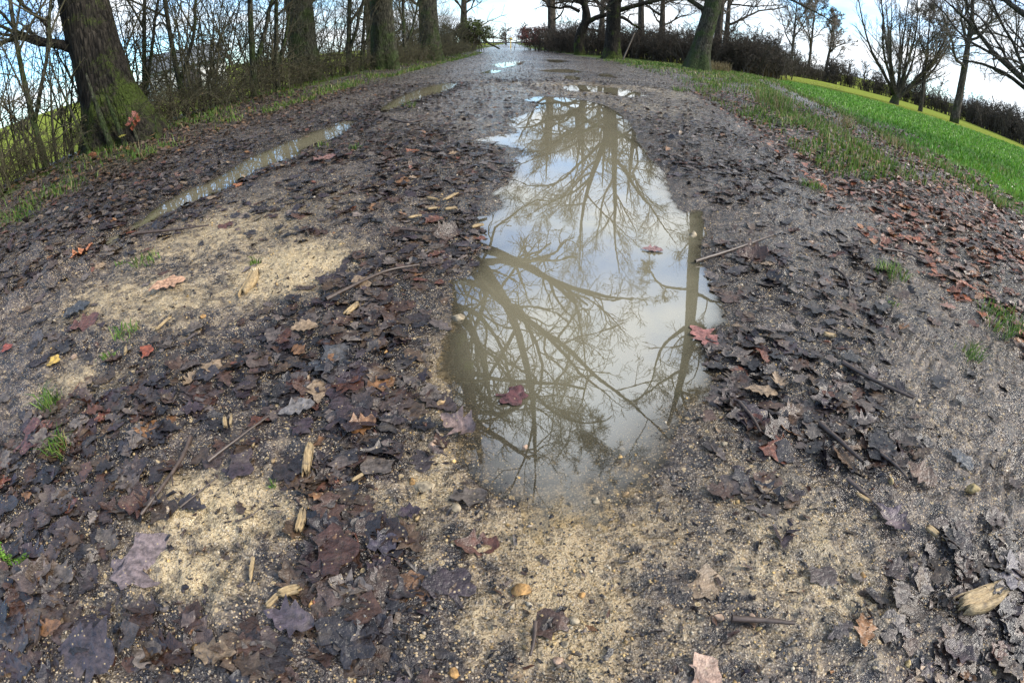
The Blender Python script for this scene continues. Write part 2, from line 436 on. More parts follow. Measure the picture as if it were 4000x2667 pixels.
def poly_sd(x, y, poly):
    """signed distance, negative inside"""
    d2 = np.full(x.shape, 1e18); inside = np.zeros(x.shape, bool)
    n = len(poly)
    for i in range(n):
        ax, ay = poly[i]; bx, by = poly[(i + 1) % n]
        ex, ey = bx - ax, by - ay
        t = np.clip(((x - ax) * ex + (y - ay) * ey) / (ex * ex + ey * ey + 1e-12), 0, 1)
        dx, dy = x - ax - t * ex, y - ay - t * ey
        d2 = np.minimum(d2, dx * dx + dy * dy)
        if ay != by:
            c = ((ay > y) != (by > y)) & (x < ex * (y - ay) / ey + ax)
            inside ^= c
    return np.where(inside, -1, 1) * np.sqrt(d2)
def puddle_sd(x, y):
    sd = np.full(x.shape, 9.0)
    for k, p in PUD.items():
        lo = p.min(0) - 1.6; hi = p.max(0) + 1.6
        m = (x > lo[0]) & (x < hi[0]) & (y > lo[1]) & (y < hi[1])
        if m.any():
            sd[m] = np.minimum(sd[m], poly_sd(x[m], y[m], p))
    return sd
LX = np.array([(-8, -6.4), (0, -6.2), (3.9, -5.5), (4.8, -5.1), (6.4, -4.5), (8.5, -4.3), (13, -3.8), (20, -3.5), (27, -3.1), (40, -2.6), (60, -2.4), (85, -2.4), (140, -2.4)])
RX = np.array([(-8, 2.2), (0, 2.35), (1.5, 2.42), (2.2, 2.4), (3.3, 2.6), (6.2, 3.2), (10.5, 3.9), (18, 5.2), (25, 5.6), (35, 5.0), (50, 3.6), (70, 2.2), (85, 2.0), (140, 2.0)])
CX = np.array([(-8, 5.0), (0, 5.1), (3, 5.3), (4.3, 5.6), (7, 6.5), (11, 8.0), (21, 11.6), (34, 17), (60, 30), (140, 70)])   # edge of the sown field
def leftx(y): return np.interp(y, LX[:, 0], LX[:, 1])
def rightx(y): return np.interp(y, RX[:, 0], RX[:, 1])
def cropx(y): return np.interp(y, CX[:, 0], CX[:, 1])

RUT = [G(*q) for q in [(470, 935), (300, 1020), (120, 1120), (-60, 1230)]]
def H(x, y, fine=True):
    x = np.asarray(x, float); y = np.asarray(y, float)
    r = np.hypot(x, y)
    sd = puddle_sd(x, y)
    jag = (.35 + .65 * sstep(1.2, 2.2, y)) * 0.10 * fbm(x * 3, y * 3, 3, 5) + 0.05 * fbm(x * 14, y * 14, 3, 6)
    s = sd + jag * np.clip(0.6 + 0.15 * r, .6, 2) * sstep(0, .25, np.abs(sd) + .15)
    D = 0.004 + 0.06 * sstep(0.85, 2.1, y)
    rise = (0.02 + 0.035 * sstep(1.0, 3.0, y) + .03 * sstep(-1.5, -2.6, x)) * np.clip(6 / (r + .1), .16, 1)
    z = np.where(s < 0, D * np.tanh(s / 0.3), rise * (1 - np.exp(-np.maximum(s, 0) / .30)))
    so_ = .06 + .16 * sstep(1.0, 2.2, y)
    soft = np.where(s < 0, so_, np.clip(so_ + s * 1.6, 0, 1))
    soft = soft * np.clip(7 / (r + .1), .14, 1)
    z = z + soft * (0.035 * fbm(x * 1.1, y * 1.1, 3, 11) + .050 * fbm(x * 5, y * 5, 3, 12))
    if fine:
        z = z + soft * (.038 * fbm(x * 20, y * 20, 4, 13))
    l, rr = leftx(y), rightx(y)
    z = z + .16 * sstep(0, 1.4, l - x) - .55 * sstep(2.2, 9, l - x) + .05 * fbm(x * .6, y * .6, 3, 19) * sstep(0, 2, np.maximum(l - x, x - rr))
    z = z + .10 * sstep(-.1, 1.0, x - rr) - .05 * sstep(-.8, -.2, x - cropx(y)) * (1 - sstep(.1, .8, x - cropx(y)))
    # the wheel rut runs on as a dry trench and has a squeezed-up bank
    for (ax, ay), (bx, by) in zip(RUT[:-1], RUT[1:]):
        ex, ey = bx - ax, by - ay
        t = np.clip(((x - ax) * ex + (y - ay) * ey) / (ex * ex + ey * ey), 0, 1)
        d = np.hypot(x - ax - t * ex, y - ay - t * ey)
        z = z - .045 * np.exp(-(d / .20) ** 2) + .05 * np.exp(-((d - .42) / .16) ** 2) * (.6 + 1.6 * fbm(x * 6, y * 6, 3, 95))
    # tyre tread
    tx = x - (1.72 + .10 * (y - 1))
    tread = np.clip(1 - np.abs(tx) / .30, 0, 1) ** .5 * sstep(-.5, .2, y) * (1 - sstep(2.2, 3.2, y))
    chev = np.sin((y + .9 * np.abs(tx)) * 2 * np.pi / .07 + 3 * fbm(x * 5, y * 5, 2, 93))
    z = z + tread * (.013 * chev * (.15 + .85 * sstep(-.12, .12, fbm(x * 4, y * 4, 3, 91))) - .014)
    tx2 = x - (2.18 + .10 * (y - 1)); tr2 = np.clip(1 - np.abs(tx2) / .14, 0, 1) ** .5 * sstep(-.5, .2, y) * (1 - sstep(1.7, 2.4, y))
    z = z + tr2 * (.008 * np.sin((y - .9 * tx2) * 2 * np.pi / .07) * (.2 + .8 * sstep(-.1, .12, fbm(x * 4, y * 4, 3, 92))) - .008)
    return z

# patches of leaf mould (dark) and clean sand, as ellipses on the ground given by their middle and reach in the photograph
def ells(lst):
    o = []
    for px, py, rx, ry, wt in lst:
        c = G(px, py); a = G(px + rx, py); b0 = G(px, max(py - ry, 215)); b1 = G(px, py + ry)
        o.append((c[0], c[1], max(.08, abs(a[0] - c[0])), max(.08, math.hypot(b0[0] - b1[0], b0[1] - b1[1]) / 2), wt))
    return o
DARK = ells([(1250,1380,450,230,1.),(1400,1600,350,200,.95),(700,1500,400,180,.75),(250,1850,380,260,1.),(120,2280,260,350,.9),(600,2530,520,170,.95),(1500,2450,300,260,.9),(1380,2180,300,220,.85),(1250,1880,250,150,.75),(1750,900,230,170,1.),(1680,690,300,110,.95),(1420,800,300,140,.6),(1150,790,300,110,.7),(1500,1130,300,140,.85),(1600,1010,220,90,.7),
  (3100,1480,420,260,.9),(3330,1720,270,190,.9),(2920,1050,180,170,.7),(2720,690,160,110,.6),(3780,2230,280,200,.95),(3850,2560,250,150,1.),(3450,2450,250,120,.5),(3350,1200,300,170,.6),(3000,850,300,140,.5),(2750,2300,160,240,.45),(2650,1950,150,150,.4),
  (700,850,260,90,.8),(330,850,330,110,.9),(500,720,260,70,.8),(150,1100,260,150,.45),(300,1330,300,100,.5),(1000,620,260,60,.6),(1850,300,300,40,.35),(1950,640,180,70,.5),(60,2550,200,200,.9),(900,600,200,45,.8),(1250,470,200,40,.7),(2850,600,250,80,.6),(2850,1350,150,200,.7),(3600,1000,250,120,.5),(3000,1900,200,150,.5),(3050,1150,350,200,.8),(3200,1350,300,150,.8),(3500,1250,200,120,.55),(2950,700,300,120,.65),(3400,1000,300,120,.55),(1500,560,350,90,.6),(470,940,150,60,.9),(300,1030,200,60,.85),(120,1130,150,60,.8),(640,830,140,50,.9),(820,720,150,45,.9),(1150,560,250,70,.6),(2750,520,200,70,.55),(900,1780,220,120,.7),(1800,1250,60,80,.3)])
SAND = ells([(1130,1080,280,120,1.),(900,900,400,140,.75),(1300,800,300,110,.5),(560,1200,420,110,.75),(880,1990,400,190,.95),(750,2250,380,170,.8),(420,2480,240,170,.7),(1680,1900,170,330,.7),(2230,2300,260,420,1.15),(1690,1480,110,280,.7),(3100,2150,520,280,.5),(3300,2400,420,250,.55),(3650,1650,280,220,.35),(2950,1900,300,200,.45),(1150,1750,150,100,.5),(2000,480,420,120,.35),(2300,330,350,50,.55),(2560,440,200,60,.45),(2700,1450,80,300,.6),(2500,2050,300,200,.6),(2000,2100,250,150,.8),(2600,2500,300,200,.5),(3050,2500,400,160,.5),(1500,1980,200,120,.6),(100,2050,120,120,.3),(350,1500,250,90,.55),(1900,2450,200,250,.7)])
def field_of(E, x, y):
    o = np.zeros(np.shape(x))
    for cx, cy_, a, b, wt in E:
        q = ((x - cx) / a) ** 2 + ((y - cy_) / b) ** 2
        o = np.maximum(o, wt * np.exp(-q * .85))
    return o
def zones(x, y):
    l, rr, c = leftx(y), rightx(y), cropx(y)
    nse = fbm(x * 1.7, y * 1.7, 4, 31)
    nse2 = fbm(x * .8, y * .8, 4, 41)
    r = np.hypot(x, y)
    dark = field_of(DARK, x, y) * (1 - sstep(9, 16, y)) + nse * .5
    far = .56 + nse2 * 1.0
    dark = np.where(y > 9, np.maximum(dark, far * sstep(9, 14, y)), dark)
    vergeL = sstep(-.2, .5, l - x) ; vergeR = sstep(-.25, .35, x - rr)
    edgeL = sstep(-1.2, .1, l - x)
    dark = np.maximum(dark, .75 * edgeL * sstep(4, 8, y) + .55 * edgeL)
    dark = np.maximum(dark, .8 * vergeR)
    sand = field_of(SAND, x, y) * (1 - sstep(9, 20, y)) + .22 * sstep(7, 14, y) + nse * .45 - .06
    sand = sand * (1 - vergeR) * (1 - edgeL)
    gl = sstep(.9, 2.0, l - x + 1.6 * nse)
    ug = (x - rr) / np.maximum(c - rr, .8)
    gr = np.where(y < 27, sstep(.55, .95, ug + 1.3 * nse) * .75 * (1 - .45 * sstep(7, 11, y)) * (1 - .45 * sstep(.95, 1.05, ug)), sstep(.15, 1.0, x - rr + 1.3 * nse) * .9)
    grass = np.maximum(gl, gr)
    ncr = fbm(x * .9, y * .9, 3, 52)
    soil = sstep(-1.5, -1.0, x - c + ncr) * (1 - sstep(-.35, .15, x - c + ncr)) * sstep(2, 4, y) * (1 - sstep(18, 26, y))
    grass = grass * (1 - soil); dark = np.maximum(dark, soil)
    crop = sstep(-.3, .35, x - c + ncr * .8) * (y > -8) * (.30 + .70 * sstep(.3, 2.6, x - c + 2.5 * ncr))
    # churned black mud along the wheel rut
    dr = np.full(np.shape(x), 9.0)
    for (ax, ay), (bx, by) in zip(RUT[:-1], RUT[1:]):
        ex, ey = bx - ax, by - ay
        t = np.clip(((x - ax) * ex + (y - ay) * ey) / (ex * ex + ey * ey), 0, 1)
        dr = np.minimum(dr, np.hypot(x - ax - t * ex, y - ay - t * ey))
    near_ = (x < 0) & (x > -6) & (y < 20)
    if near_.any():
        q_ = np.minimum(poly_sd(x[near_], y[near_], PUD['rut_near']), poly_sd(x[near_], y[near_], PUD['rut_far']))
        dr[near_] = np.minimum(dr[near_], np.maximum(q_, 0))
    rutd = np.exp(-(dr / .42) ** 2)
    dark = np.maximum(dark, (.95 + .6 * nse) * rutd); sand = sand * (1 - rutd)
    # far strip of yellow meadow beyond the crop
    d_mead = (x - 22) * .55 + (y - 22) * .84
    meadow = sstep(3.5, 5.0, d_mead + ncr * 1.5) * (x > rr + 6)
    crop = crop * (1 - meadow)
    meadow = np.maximum(meadow, sstep(3.5, 6, l - x) * .85)
    sd = puddle_sd(x, y)
    wet = np.clip(np.exp(-np.maximum(sd, 0) / .30) * 1.1 + .8 * field_of(ells([(2250,2380,300,330,1.)]), x, y) - .1, 0, 1)
    wet = np.maximum(wet, .8 * np.exp(-(dr / .22) ** 2))
    wet = np.maximum(wet, .35 * sstep(.0, .3, nse2) * sstep(6, 12, y))
    return dark, grass, sand, crop, meadow, wet

def build_ground():
    az = np.concatenate([np.radians(np.linspace(-90, 90, 560)), np.radians(np.linspace(90, 270, 60))[1:-1]])
    rad = np.concatenate([[0.0], np.geomspace(.16, 900, 470)])
    na, nr = len(az), len(rad)
    A, R = np.meshgrid(az, rad)
    X = np.sin(A) * R; Y = np.cos(A) * R
    x, y = X.ravel(), Y.ravel()
    z = H(x, y)
    r = R.ravel()
    z = z + sstep(60, 140, r) * .3 * fbm(x * .02, y * .02, 3, 3)
    # ground swells to a low hill at the skyline on both sides
    ang = np.degrees(np.arctan2(x, y))
    z = z + sstep(120, 420, r) * (5.0 + 9 * fbm(x * .006, y * .006, 3, 8)) * sstep(10, 40, np.abs(ang))
    V = np.stack([x, y, z], 1)
    i = np.arange(nr - 1)[:, None] * na + np.arange(na)[None, :]
    j = np.arange(nr - 1)[:, None] * na + (np.arange(na)[None, :] + 1) % na
    F = np.stack([i, i + na, j + na, j], -1).reshape(-1, 4)
    dk, gs, sn, cp, md, wt = zones(x, y)
    one = np.ones_like(dk)
    z1 = np.stack([np.clip(dk, 0, 1), np.clip(gs, 0, 1), np.clip(sn, 0, 1), one], 1)
    z2 = np.stack([np.clip(cp, 0, 1), np.clip(md, 0, 1), np.clip(wt, 0, 1), one], 1)
    me = mesh_np('ground', V, F[:, ::-1], M_ground, True, {'zone': ('FLOAT_COLOR', z1), 'zone2': ('FLOAT_COLOR', z2)})
    link('ground', me, kind='structure', label='muddy rutted track between grassy verges, scattered with wet leaves and sand')
build_ground()

PUD_LABEL = {
 'main': 'long muddy puddle in the middle of the track mirroring bare trees',
 'wide': 'wide shallow puddle just beyond the long middle puddle',
 'third': 'narrow far puddle lying across the track, third from the camera',
 'fourth': 'small round puddle between the narrow far puddle and the wide one',
 'fifth': 'small slanting puddle at the track edge nearer the leaning tree',
 'sixth': 'tiny puddle farthest off, before the mossy trees',
 'seventh': 'bright puddle reflecting sky where the track bends off',
 'eighth': 'thin bright puddle in front of the sky-reflecting one',
 'rut_far': 'brown water in the far stretch of the wheel rut by the hedge',
 'rut_near': 'narrow water filling the near stretch of the wheel rut by the hedge'}
for k, p in PUD.items():
    lo = p.min(0) - .12; hi = p.max(0) + .12
    step = {'main': .03, 'rut_near': .04}.get(k, .08)
    nx = int((hi[0] - lo[0]) / step) + 2; ny = int((hi[1] - lo[1]) / step) + 2
    gx, gy = np.meshgrid(np.linspace(lo[0], hi[0], nx), np.linspace(lo[1], hi[1], ny))
    x, y = gx.ravel(), gy.ravel()
    sd = poly_sd(x, y, p)
    h = H(x, y)
    i = (np.arange(ny - 1)[:, None] * nx + np.arange(nx - 1)[None, :])
    F = np.stack([i, i + 1, i + nx + 1, i + nx], -1).reshape(-1, 4)
    keep = (sd[F].min(1) < .10)
    F = F[keep]
    used = np.unique(F); rm = np.full(len(x), -1); rm[used] = np.arange(len(used))
    V = np.stack([x, y, np.zeros_like(x)], 1)[used]
    me = mesh_np('puddle', V, rm[F], M_water, True, {'depth': ('FLOAT', np.clip(-h[used], 0, 1))})
    link('puddle', me, kind='structure', label=PUD_LABEL[k])

# ------------------------------------------------------------------ trees
def norm(v):
    return v / (np.linalg.norm(v, axis=-1, keepdims=True) + 1e-9)
def tubes(Pt, Rd, sides, cap=False, ridge=0.0, seed=0, furrow=0.0):
    """Pt (M,K,3), Rd (M,K) -> V,F of tapered tubes"""
    M_, K, _ = Pt.shape
    T = np.empty_like(Pt)
    T[:, 1:-1] = Pt[:, 2:] - Pt[:, :-2]; T[:, 0] = Pt[:, 1] - Pt[:, 0]; T[:, -1] = Pt[:, -1] - Pt[:, -2]
    T = norm(T)
    ref = np.where(np.abs(T[:, :1, 2:3]) > .8, np.array([1., 0, 0]), np.array([0, 0, 1.]))
    ref = np.broadcast_to(ref, T.shape)
    U = norm(np.cross(T, ref)); W = np.cross(T, U)
    a = np.arange(sides) * 2 * np.pi / sides
    rr = Rd[:, :, None] * np.ones(sides)
    if ridge:
        rg = np.random.default_rng(seed)
        ph = rg.uniform(0, 6.28, 6)
        kk = np.arange(K)[None, :, None]
        rr = rr * (1 + ridge * (np.sin(3 * a + ph[0]) * .5 + np.sin(5 * a + ph[1] + .25 * kk) * .5 + .6 * np.sin(2 * a + ph[2] + .4 * kk)) + ridge * .8 * rg.standard_normal((M_, K, sides)))
    if furrow:
        aa, kk2 = np.meshgrid(np.arange(sides) * 1.0, np.arange(K) * 1.0)
        aa = np.minimum(aa, sides - aa) * 2
        fw = np.abs(fbm(aa * .42, kk2 * .16, 2, seed + 3)) * 2.5 + .5 * fbm(aa * .9, kk2 * .5, 2, seed + 9)
        rr = rr * (1 + furrow * (fw[None] - .6) * 2)
        rr[:, :3] *= 1 + .10 * np.sin(5 * a + seed)[None, None]      # root buttresses
    V = Pt[:, :, None, :] + rr[..., None] * (np.cos(a)[:, None] * U[:, :, None, :] + np.sin(a)[:, None] * W[:, :, None, :])
    idx = np.arange(M_ * K * sides).reshape(M_, K, sides)
    a0 = idx[:, :-1]; a1 = idx[:, 1:]
    F = np.stack([a0, np.roll(a0, -1, 2), np.roll(a1, -1, 2), a1], -1).reshape(-1, 4)
    return V.reshape(-1, 3), F
def join(parts):
    Vs, Fs, o = [], [], 0
    for V, F in parts:
        Vs.append(V); Fs.append(F + o); o += len(V)
    return np.concatenate(Vs), np.concatenate(Fs)
def grow(rg, Pp, Rp, n, t0, t1, lr, ang, segs, wig, up, rr=.62, lmin=.15, flat=None, tipr=.35, jit=.3):
    """children of every parent chain in Pp (M,K,3)"""
    M_, K, _ = Pp.shape
    plen = np.linalg.norm(np.diff(Pp, axis=1), axis=2).sum(1)
    t = (np.arange(n)[None, :] + rg.random((M_, n))) / n
    t = t0 + (t1 - t0) * t
    f = t * (K - 1); i = np.clip(f.astype(int), 0, K - 2); fr = (f - i)[..., None]
    mi = np.arange(M_)[:, None]
    p = Pp[mi, i] * (1 - fr) + Pp[mi, i + 1] * fr
    tan = norm(Pp[mi, i + 1] - Pp[mi, i])
    r = Rp[mi, i] * (1 - fr[..., 0]) + Rp[mi, i + 1] * fr[..., 0]
    rnd = rg.standard_normal((M_, n, 3))
    perp = norm(np.cross(tan, rnd))
    a = np.radians(ang) * (1 + jit * rg.standard_normal((M_, n)))[..., None]
    d = norm(np.cos(a) * tan + np.sin(a) * perp + np.array([0, 0, up]) * .5)
    L = plen[:, None] * lr * (1.15 - .65 * (t - t0) / max(1e-6, t1 - t0)) * rg.uniform(.6, 1.25, (M_, n))
    L = np.maximum(L, lmin)
    p = p.reshape(-1, 3); d = d.reshape(-1, 3); L = L.reshape(-1); r = r.reshape(-1)
    C = len(p)
    out_ = np.empty((C, segs + 1, 3)); out_[:, 0] = p
    cur = d.copy()
    for k in range(segs):
        cur = norm(cur + wig * rg.standard_normal((C, 3)) + np.array([0, 0, up]) * .25)
        p = p + cur * (L / segs)[:, None]
        out_[:, k + 1] = p
    R0 = np.minimum(r * rr, .012 + L * .021)
    R = R0[:, None] * (1 - (1 - tipr) * np.linspace(0, 1, segs + 1)[None, :])
    return out_, R
def resample(pts, K):
    pts = np.array(pts, float)
    s = np.concatenate([[0], np.cumsum(np.linalg.norm(np.diff(pts[:, :3], axis=0), axis=1))])
    u = np.linspace(0, s[-1], K)
    # smooth (Catmull-like) by interpolating then averaging
    q = np.stack([np.interp(u, s, pts[:, c]) for c in range(pts.shape[1])], 1)
    for _ in range(2):
        q[1:-1] = .25 * q[:-2] + .5 * q[1:-1] + .25 * q[2:]
    return q
def make_tree(name, label, stems, seed, spec, bark, twig, group=None, cat='tree', trunk_sides=44, min_r=.0, extra=None):
    """stems: list of (polyline of (x,y,z,radius), is_trunk). spec: list of dicts for grow() per level. Returns the Empty."""
    rg = np.random.default_rng(seed)
    base = np.array(stems[0][0][0][:3], float)
    root = link(name, None, None, base, label=label, cat=cat, group=group)
    P1, R1 = [], []
    for q, (pl, kind) in enumerate(stems):
        K = 44 if kind == 'trunk' else 12
        s = resample(pl, K)
        pts, rad = s[:, :3] - base, s[:, 3]
        if kind == 'limb':
            pts = pts + np.cumsum(rg.standard_normal(pts.shape) * .05, 0) * np.linspace(0, 1, K)[:, None] * 1.2
        V, F = tubes(pts[None], rad[None], trunk_sides if kind == 'trunk' else 9, ridge=.018 if kind == 'trunk' else .03, seed=seed + q, furrow=.035 if kind == 'trunk' and trunk_sides > 12 else 0)
        link(kind, mesh_np(kind, V, F, bark, True), root)
        P1.append(pts); R1.append(rad)
    crown = []
    levels = [[(P1[q][None], R1[q][None], kind) for q, (pl, kind) in enumerate(stems)]]
    par = levels[0]
    for li, sp in enumerate(spec):
        sp = dict(sp); nl = sp.pop('limb_n', None); lt0 = sp.pop('limb_t0', .15)
        sides = sp.pop('sides'); aslimb = sp.pop('as_limb', False)
        nxt = []
        for (pp, rp, kind) in par:
            a = dict(sp)
            if kind == 'limb' and nl is not None: a['n'] = nl; a['t0'] = lt0
            if a['n'] == 0: continue
            c, r = grow(rg, pp, rp, **a)
            if kind == 'limb':                  # boughs rise from a limb instead of hanging under it
                low_ = c[:, -1, 2] < c[:, 0, 2] + .2
                c[low_, :, 2] = 2 * c[low_, :1, 2] - c[low_, :, 2]
            r = np.maximum(r, min_r)
            nxt.append((c, r, 'branch'))
            if aslimb:
                for z in range(len(c)):
                    V, F = tubes(c[z:z + 1], r[z:z + 1], sides)
                    link('limb', mesh_np('limb', V, F, bark, True), root)
            else:
                crown.append(tubes(c, r, sides))
        par = nxt
    if extra: crown += extra(rg, base)
    V, F = join(crown)
    link('crown', mesh_np('crown', V, F, twig, True), root)
    return root
def oak_spec(n1=9, n2=8, n3=7, n4=5, t0=.35, lr1=.55, up=.25, wig=.22):
    s = [dict(n=n1, t0=t0, t1=.98, lr=lr1, ang=58, segs=9, wig=wig, up=up, rr=.55, sides=7, as_limb=True, limb_n=8, limb_t0=.2),
         dict(n=n2, t0=.18, t1=1, lr=.48, ang=48, segs=6, wig=wig, up=up * .6, rr=.6, sides=5),
         dict(n=n3, t0=.12, t1=1, lr=.46, ang=45, segs=4, wig=.24, up=.12, rr=.6, sides=3)]
    if n4: s.append(dict(n=n4, t0=.1, t1=1, lr=.45, ang=42, segs=2, wig=.22, up=.1, rr=.6, sides=3, lmin=.25))
    return s
def flare(x, y, h0, r, hts, lean=(0, 0), fl=1.55):
    """trunk polyline with root flare; hts: (z, radius factor)"""
    z0 = float(H([x], [y])[0])
    pl = [(x, y, z0 - .25, r * fl * 1.1), (x, y, z0 + .05, r * fl), (x + lean[0] * .3, y + lean[1] * .3, z0 + .35, r * 1.22), (x + lean[0] * .8, y + lean[1] * .8, z0 + .9, r * 1.05)]
    for zz, f in hts:
        pl.append((x + lean[0] * zz, y + lean[1] * zz, z0 + zz, r * f))
    return pl

# hedge-side trees
x, y = -6.25, 7.3
t1 = flare(x, y, 0, .46, [(2, .98), (3.5, .9), (5, .8), (8, .62), (12, .35), (16, .12)], (-.20, 0), 1.85)
L1 = make_tree('mossy_oak_tree', 'thick dark mossy tree with shoots at its base, nearest of the hedge trees', [(t1, 'trunk'),
   ([(x - .3, y - .2, 1.75, .10), (x - .75, y - .4, 2.15, .085), (x - 1.3, y - .5, 2.25, .075), (x - 1.9, y - .5, 2.7, .05), (x - 2.9, y - .7, 2.6, .015)], 'limb'),
   ([(x - .3, y + .3, 3, .15), (x + .9, y + .2, 3.4, .10), (x + 2.3, y + .6, 3.1, .06), (x + 3.2, y + .7, 2.6, .02)], 'limb'),
   ([(-7.0, 7.5, 4.5, .3), RF(1735, 1120, 9.5) + (.24,), RF(1765, 1250, 9.6) + (.21,), RF(1785, 1400, 9.7) + (.18,), RF(1790, 1550, 9.8) + (.12,), RF(1840, 1750, 10) + (.05,)], 'limb')],
   11, oak_spec(9, 6, 5, 4, .22), M_bark_mossy, M_twig_green, 'big trees in the hedge')
# shoots at the foot of the nearest tree
for k, (ax, ay, hh, lx, ly, rr_) in enumerate([(.45, -.75, 1.5, -.45, .1, .05), (.62, -.6, 1.1, -.35, .05, .045), (.75, -.45, .8, -.2, 0, .03), (.1, -.85, 1.9, -.7, 0, .025), (.9, -.3, .6, .1, 0, .02)]):
    pl = resample([(ax, ay, -.1, rr_ * 1.2), (ax + lx * .3, ay + ly * .3, hh * .33, rr_), (ax + lx * .7, ay + ly * .7, hh * .7, rr_ * .8), (ax + lx, ay + ly, hh, rr_ * .4)], 8)
    V, F = tubes(pl[None, :, :3], pl[None, :, 3], 7)
    link('shoot', mesh_np('shoot', V, F, M_bark, True), L1)

x, y = -6.45, 16.7
t2 = flare(x, y, 0, .45, [(2, .97), (4, .9), (6, .8), (9, .6), (13, .34), (18, .1)], (-.03, 0), 1.18)
L2 = make_tree('oak_tree', 'straight thick trunk with furrowed bark, second of the hedge trees', [(t2, 'trunk'),
   ([(x, y, 4.2, .32), (-4, 16.6, 5.0, .27), RF(1800, 940, 16) + (0.178,), RF(1933, 966, 16) + (0.155,), RF(2002, 1023, 16) + (0.141,), RF(2099, 1058, 16.2) + (0.118,), RF(2174, 1115, 16.4) + (0.096,), RF(2300, 1180, 16.6) + (0.067,), RF(2480, 1190, 17) + (0.030,)], 'limb'),
   ([(x, y, 5.0, .32), (-4.5, 15.5, 6.2, .26), RF(1770, 1190, 13.5) + (0.148,), RF(1807, 1246, 13) + (0.126,), RF(1830, 1315, 13) + (0.115,), RF(1853, 1372, 13) + (0.107,), RF(1876, 1458, 13) + (0.092,), RF(1876, 1573, 13) + (0.074,), RF(1885, 1700, 13) + (0.037,)], 'limb')],
   12, oak_spec(9, 7, 6, 5, .35), M_bark, M_twig_green, 'big trees in the hedge', min_r=.006)
x, y = -4.75, 20.6
t3 = flare(x, y, 0, .46, [(2, .97), (4, .9), (6, .82), (9, .6), (13, .34), (18, .1)], (-.02, 0), 1.12)
L3 = make_tree('oak_tree', 'thick ivy-dark trunk with a black hollow at its foot, third of the hedge trees', [(t3, 'trunk'),
   ([(x, y, 4.6, .42), (-3.2, 20.2, 5.6, .36), RF(1810, 1015, 19) + (0.229,), RF(1870, 1029, 19) + (0.207,), RF(1933, 1052, 19) + (0.192,), RF(1996, 1115, 19) + (0.178,), RF(1998, 1200, 19) + (0.167,), RF(2013, 1275, 19) + (0.155,), RF(2025, 1361, 19) + (0.148,), RF(2048, 1447, 19) + (0.137,), RF(2071, 1556, 19) + (0.126,), RF(2076, 1688, 19) + (0.104,), RF(2059, 1774, 19) + (0.089,), RF(2059, 1860, 19) + (0.067,), RF(2050, 1960, 19) + (0.030,)], 'limb'),
   (([RF(2005, 1190, 19) + (0.126,), RF(2048, 1269, 18.6) + (0.115,), RF(2174, 1315, 18.4) + (0.100,), RF(2220, 1355, 18.2) + (0.092,), RF(2289, 1458, 18) + (0.078,), RF(2404, 1544, 18) + (0.063,), RF(2518, 1642, 18) + (0.037,), RF(2590, 1720, 18) + (0.015,)]), 'limb'),
   (([RF(2060, 1500, 19) + (0.089,), RF(2130, 1590, 18.6) + (0.067,), RF(2230, 1640, 18.4) + (0.052,), RF(2310, 1640, 18.2) + (0.037,), RF(2400, 1620, 18) + (0.015,)]), 'limb')],
   13, oak_spec(7, 8, 7, 5, .4), M_bark, M_twig_green, 'big trees in the hedge', min_r=.007)
x, y = -4.15, 28.5
t4 = flare(x, y, 0, .52, [(2, .97), (4, .9), (6, .8), (9, .6), (13, .34), (18, .1)], (-.03, 0), 1.2)
make_tree('oak_tree', 'dark trunk wrapped in brush, fourth of the hedge trees', [(t4, 'trunk')], 14, oak_spec(9, 7, 6, 4, .2), M_bark, M_twig_green, 'big trees in the hedge')
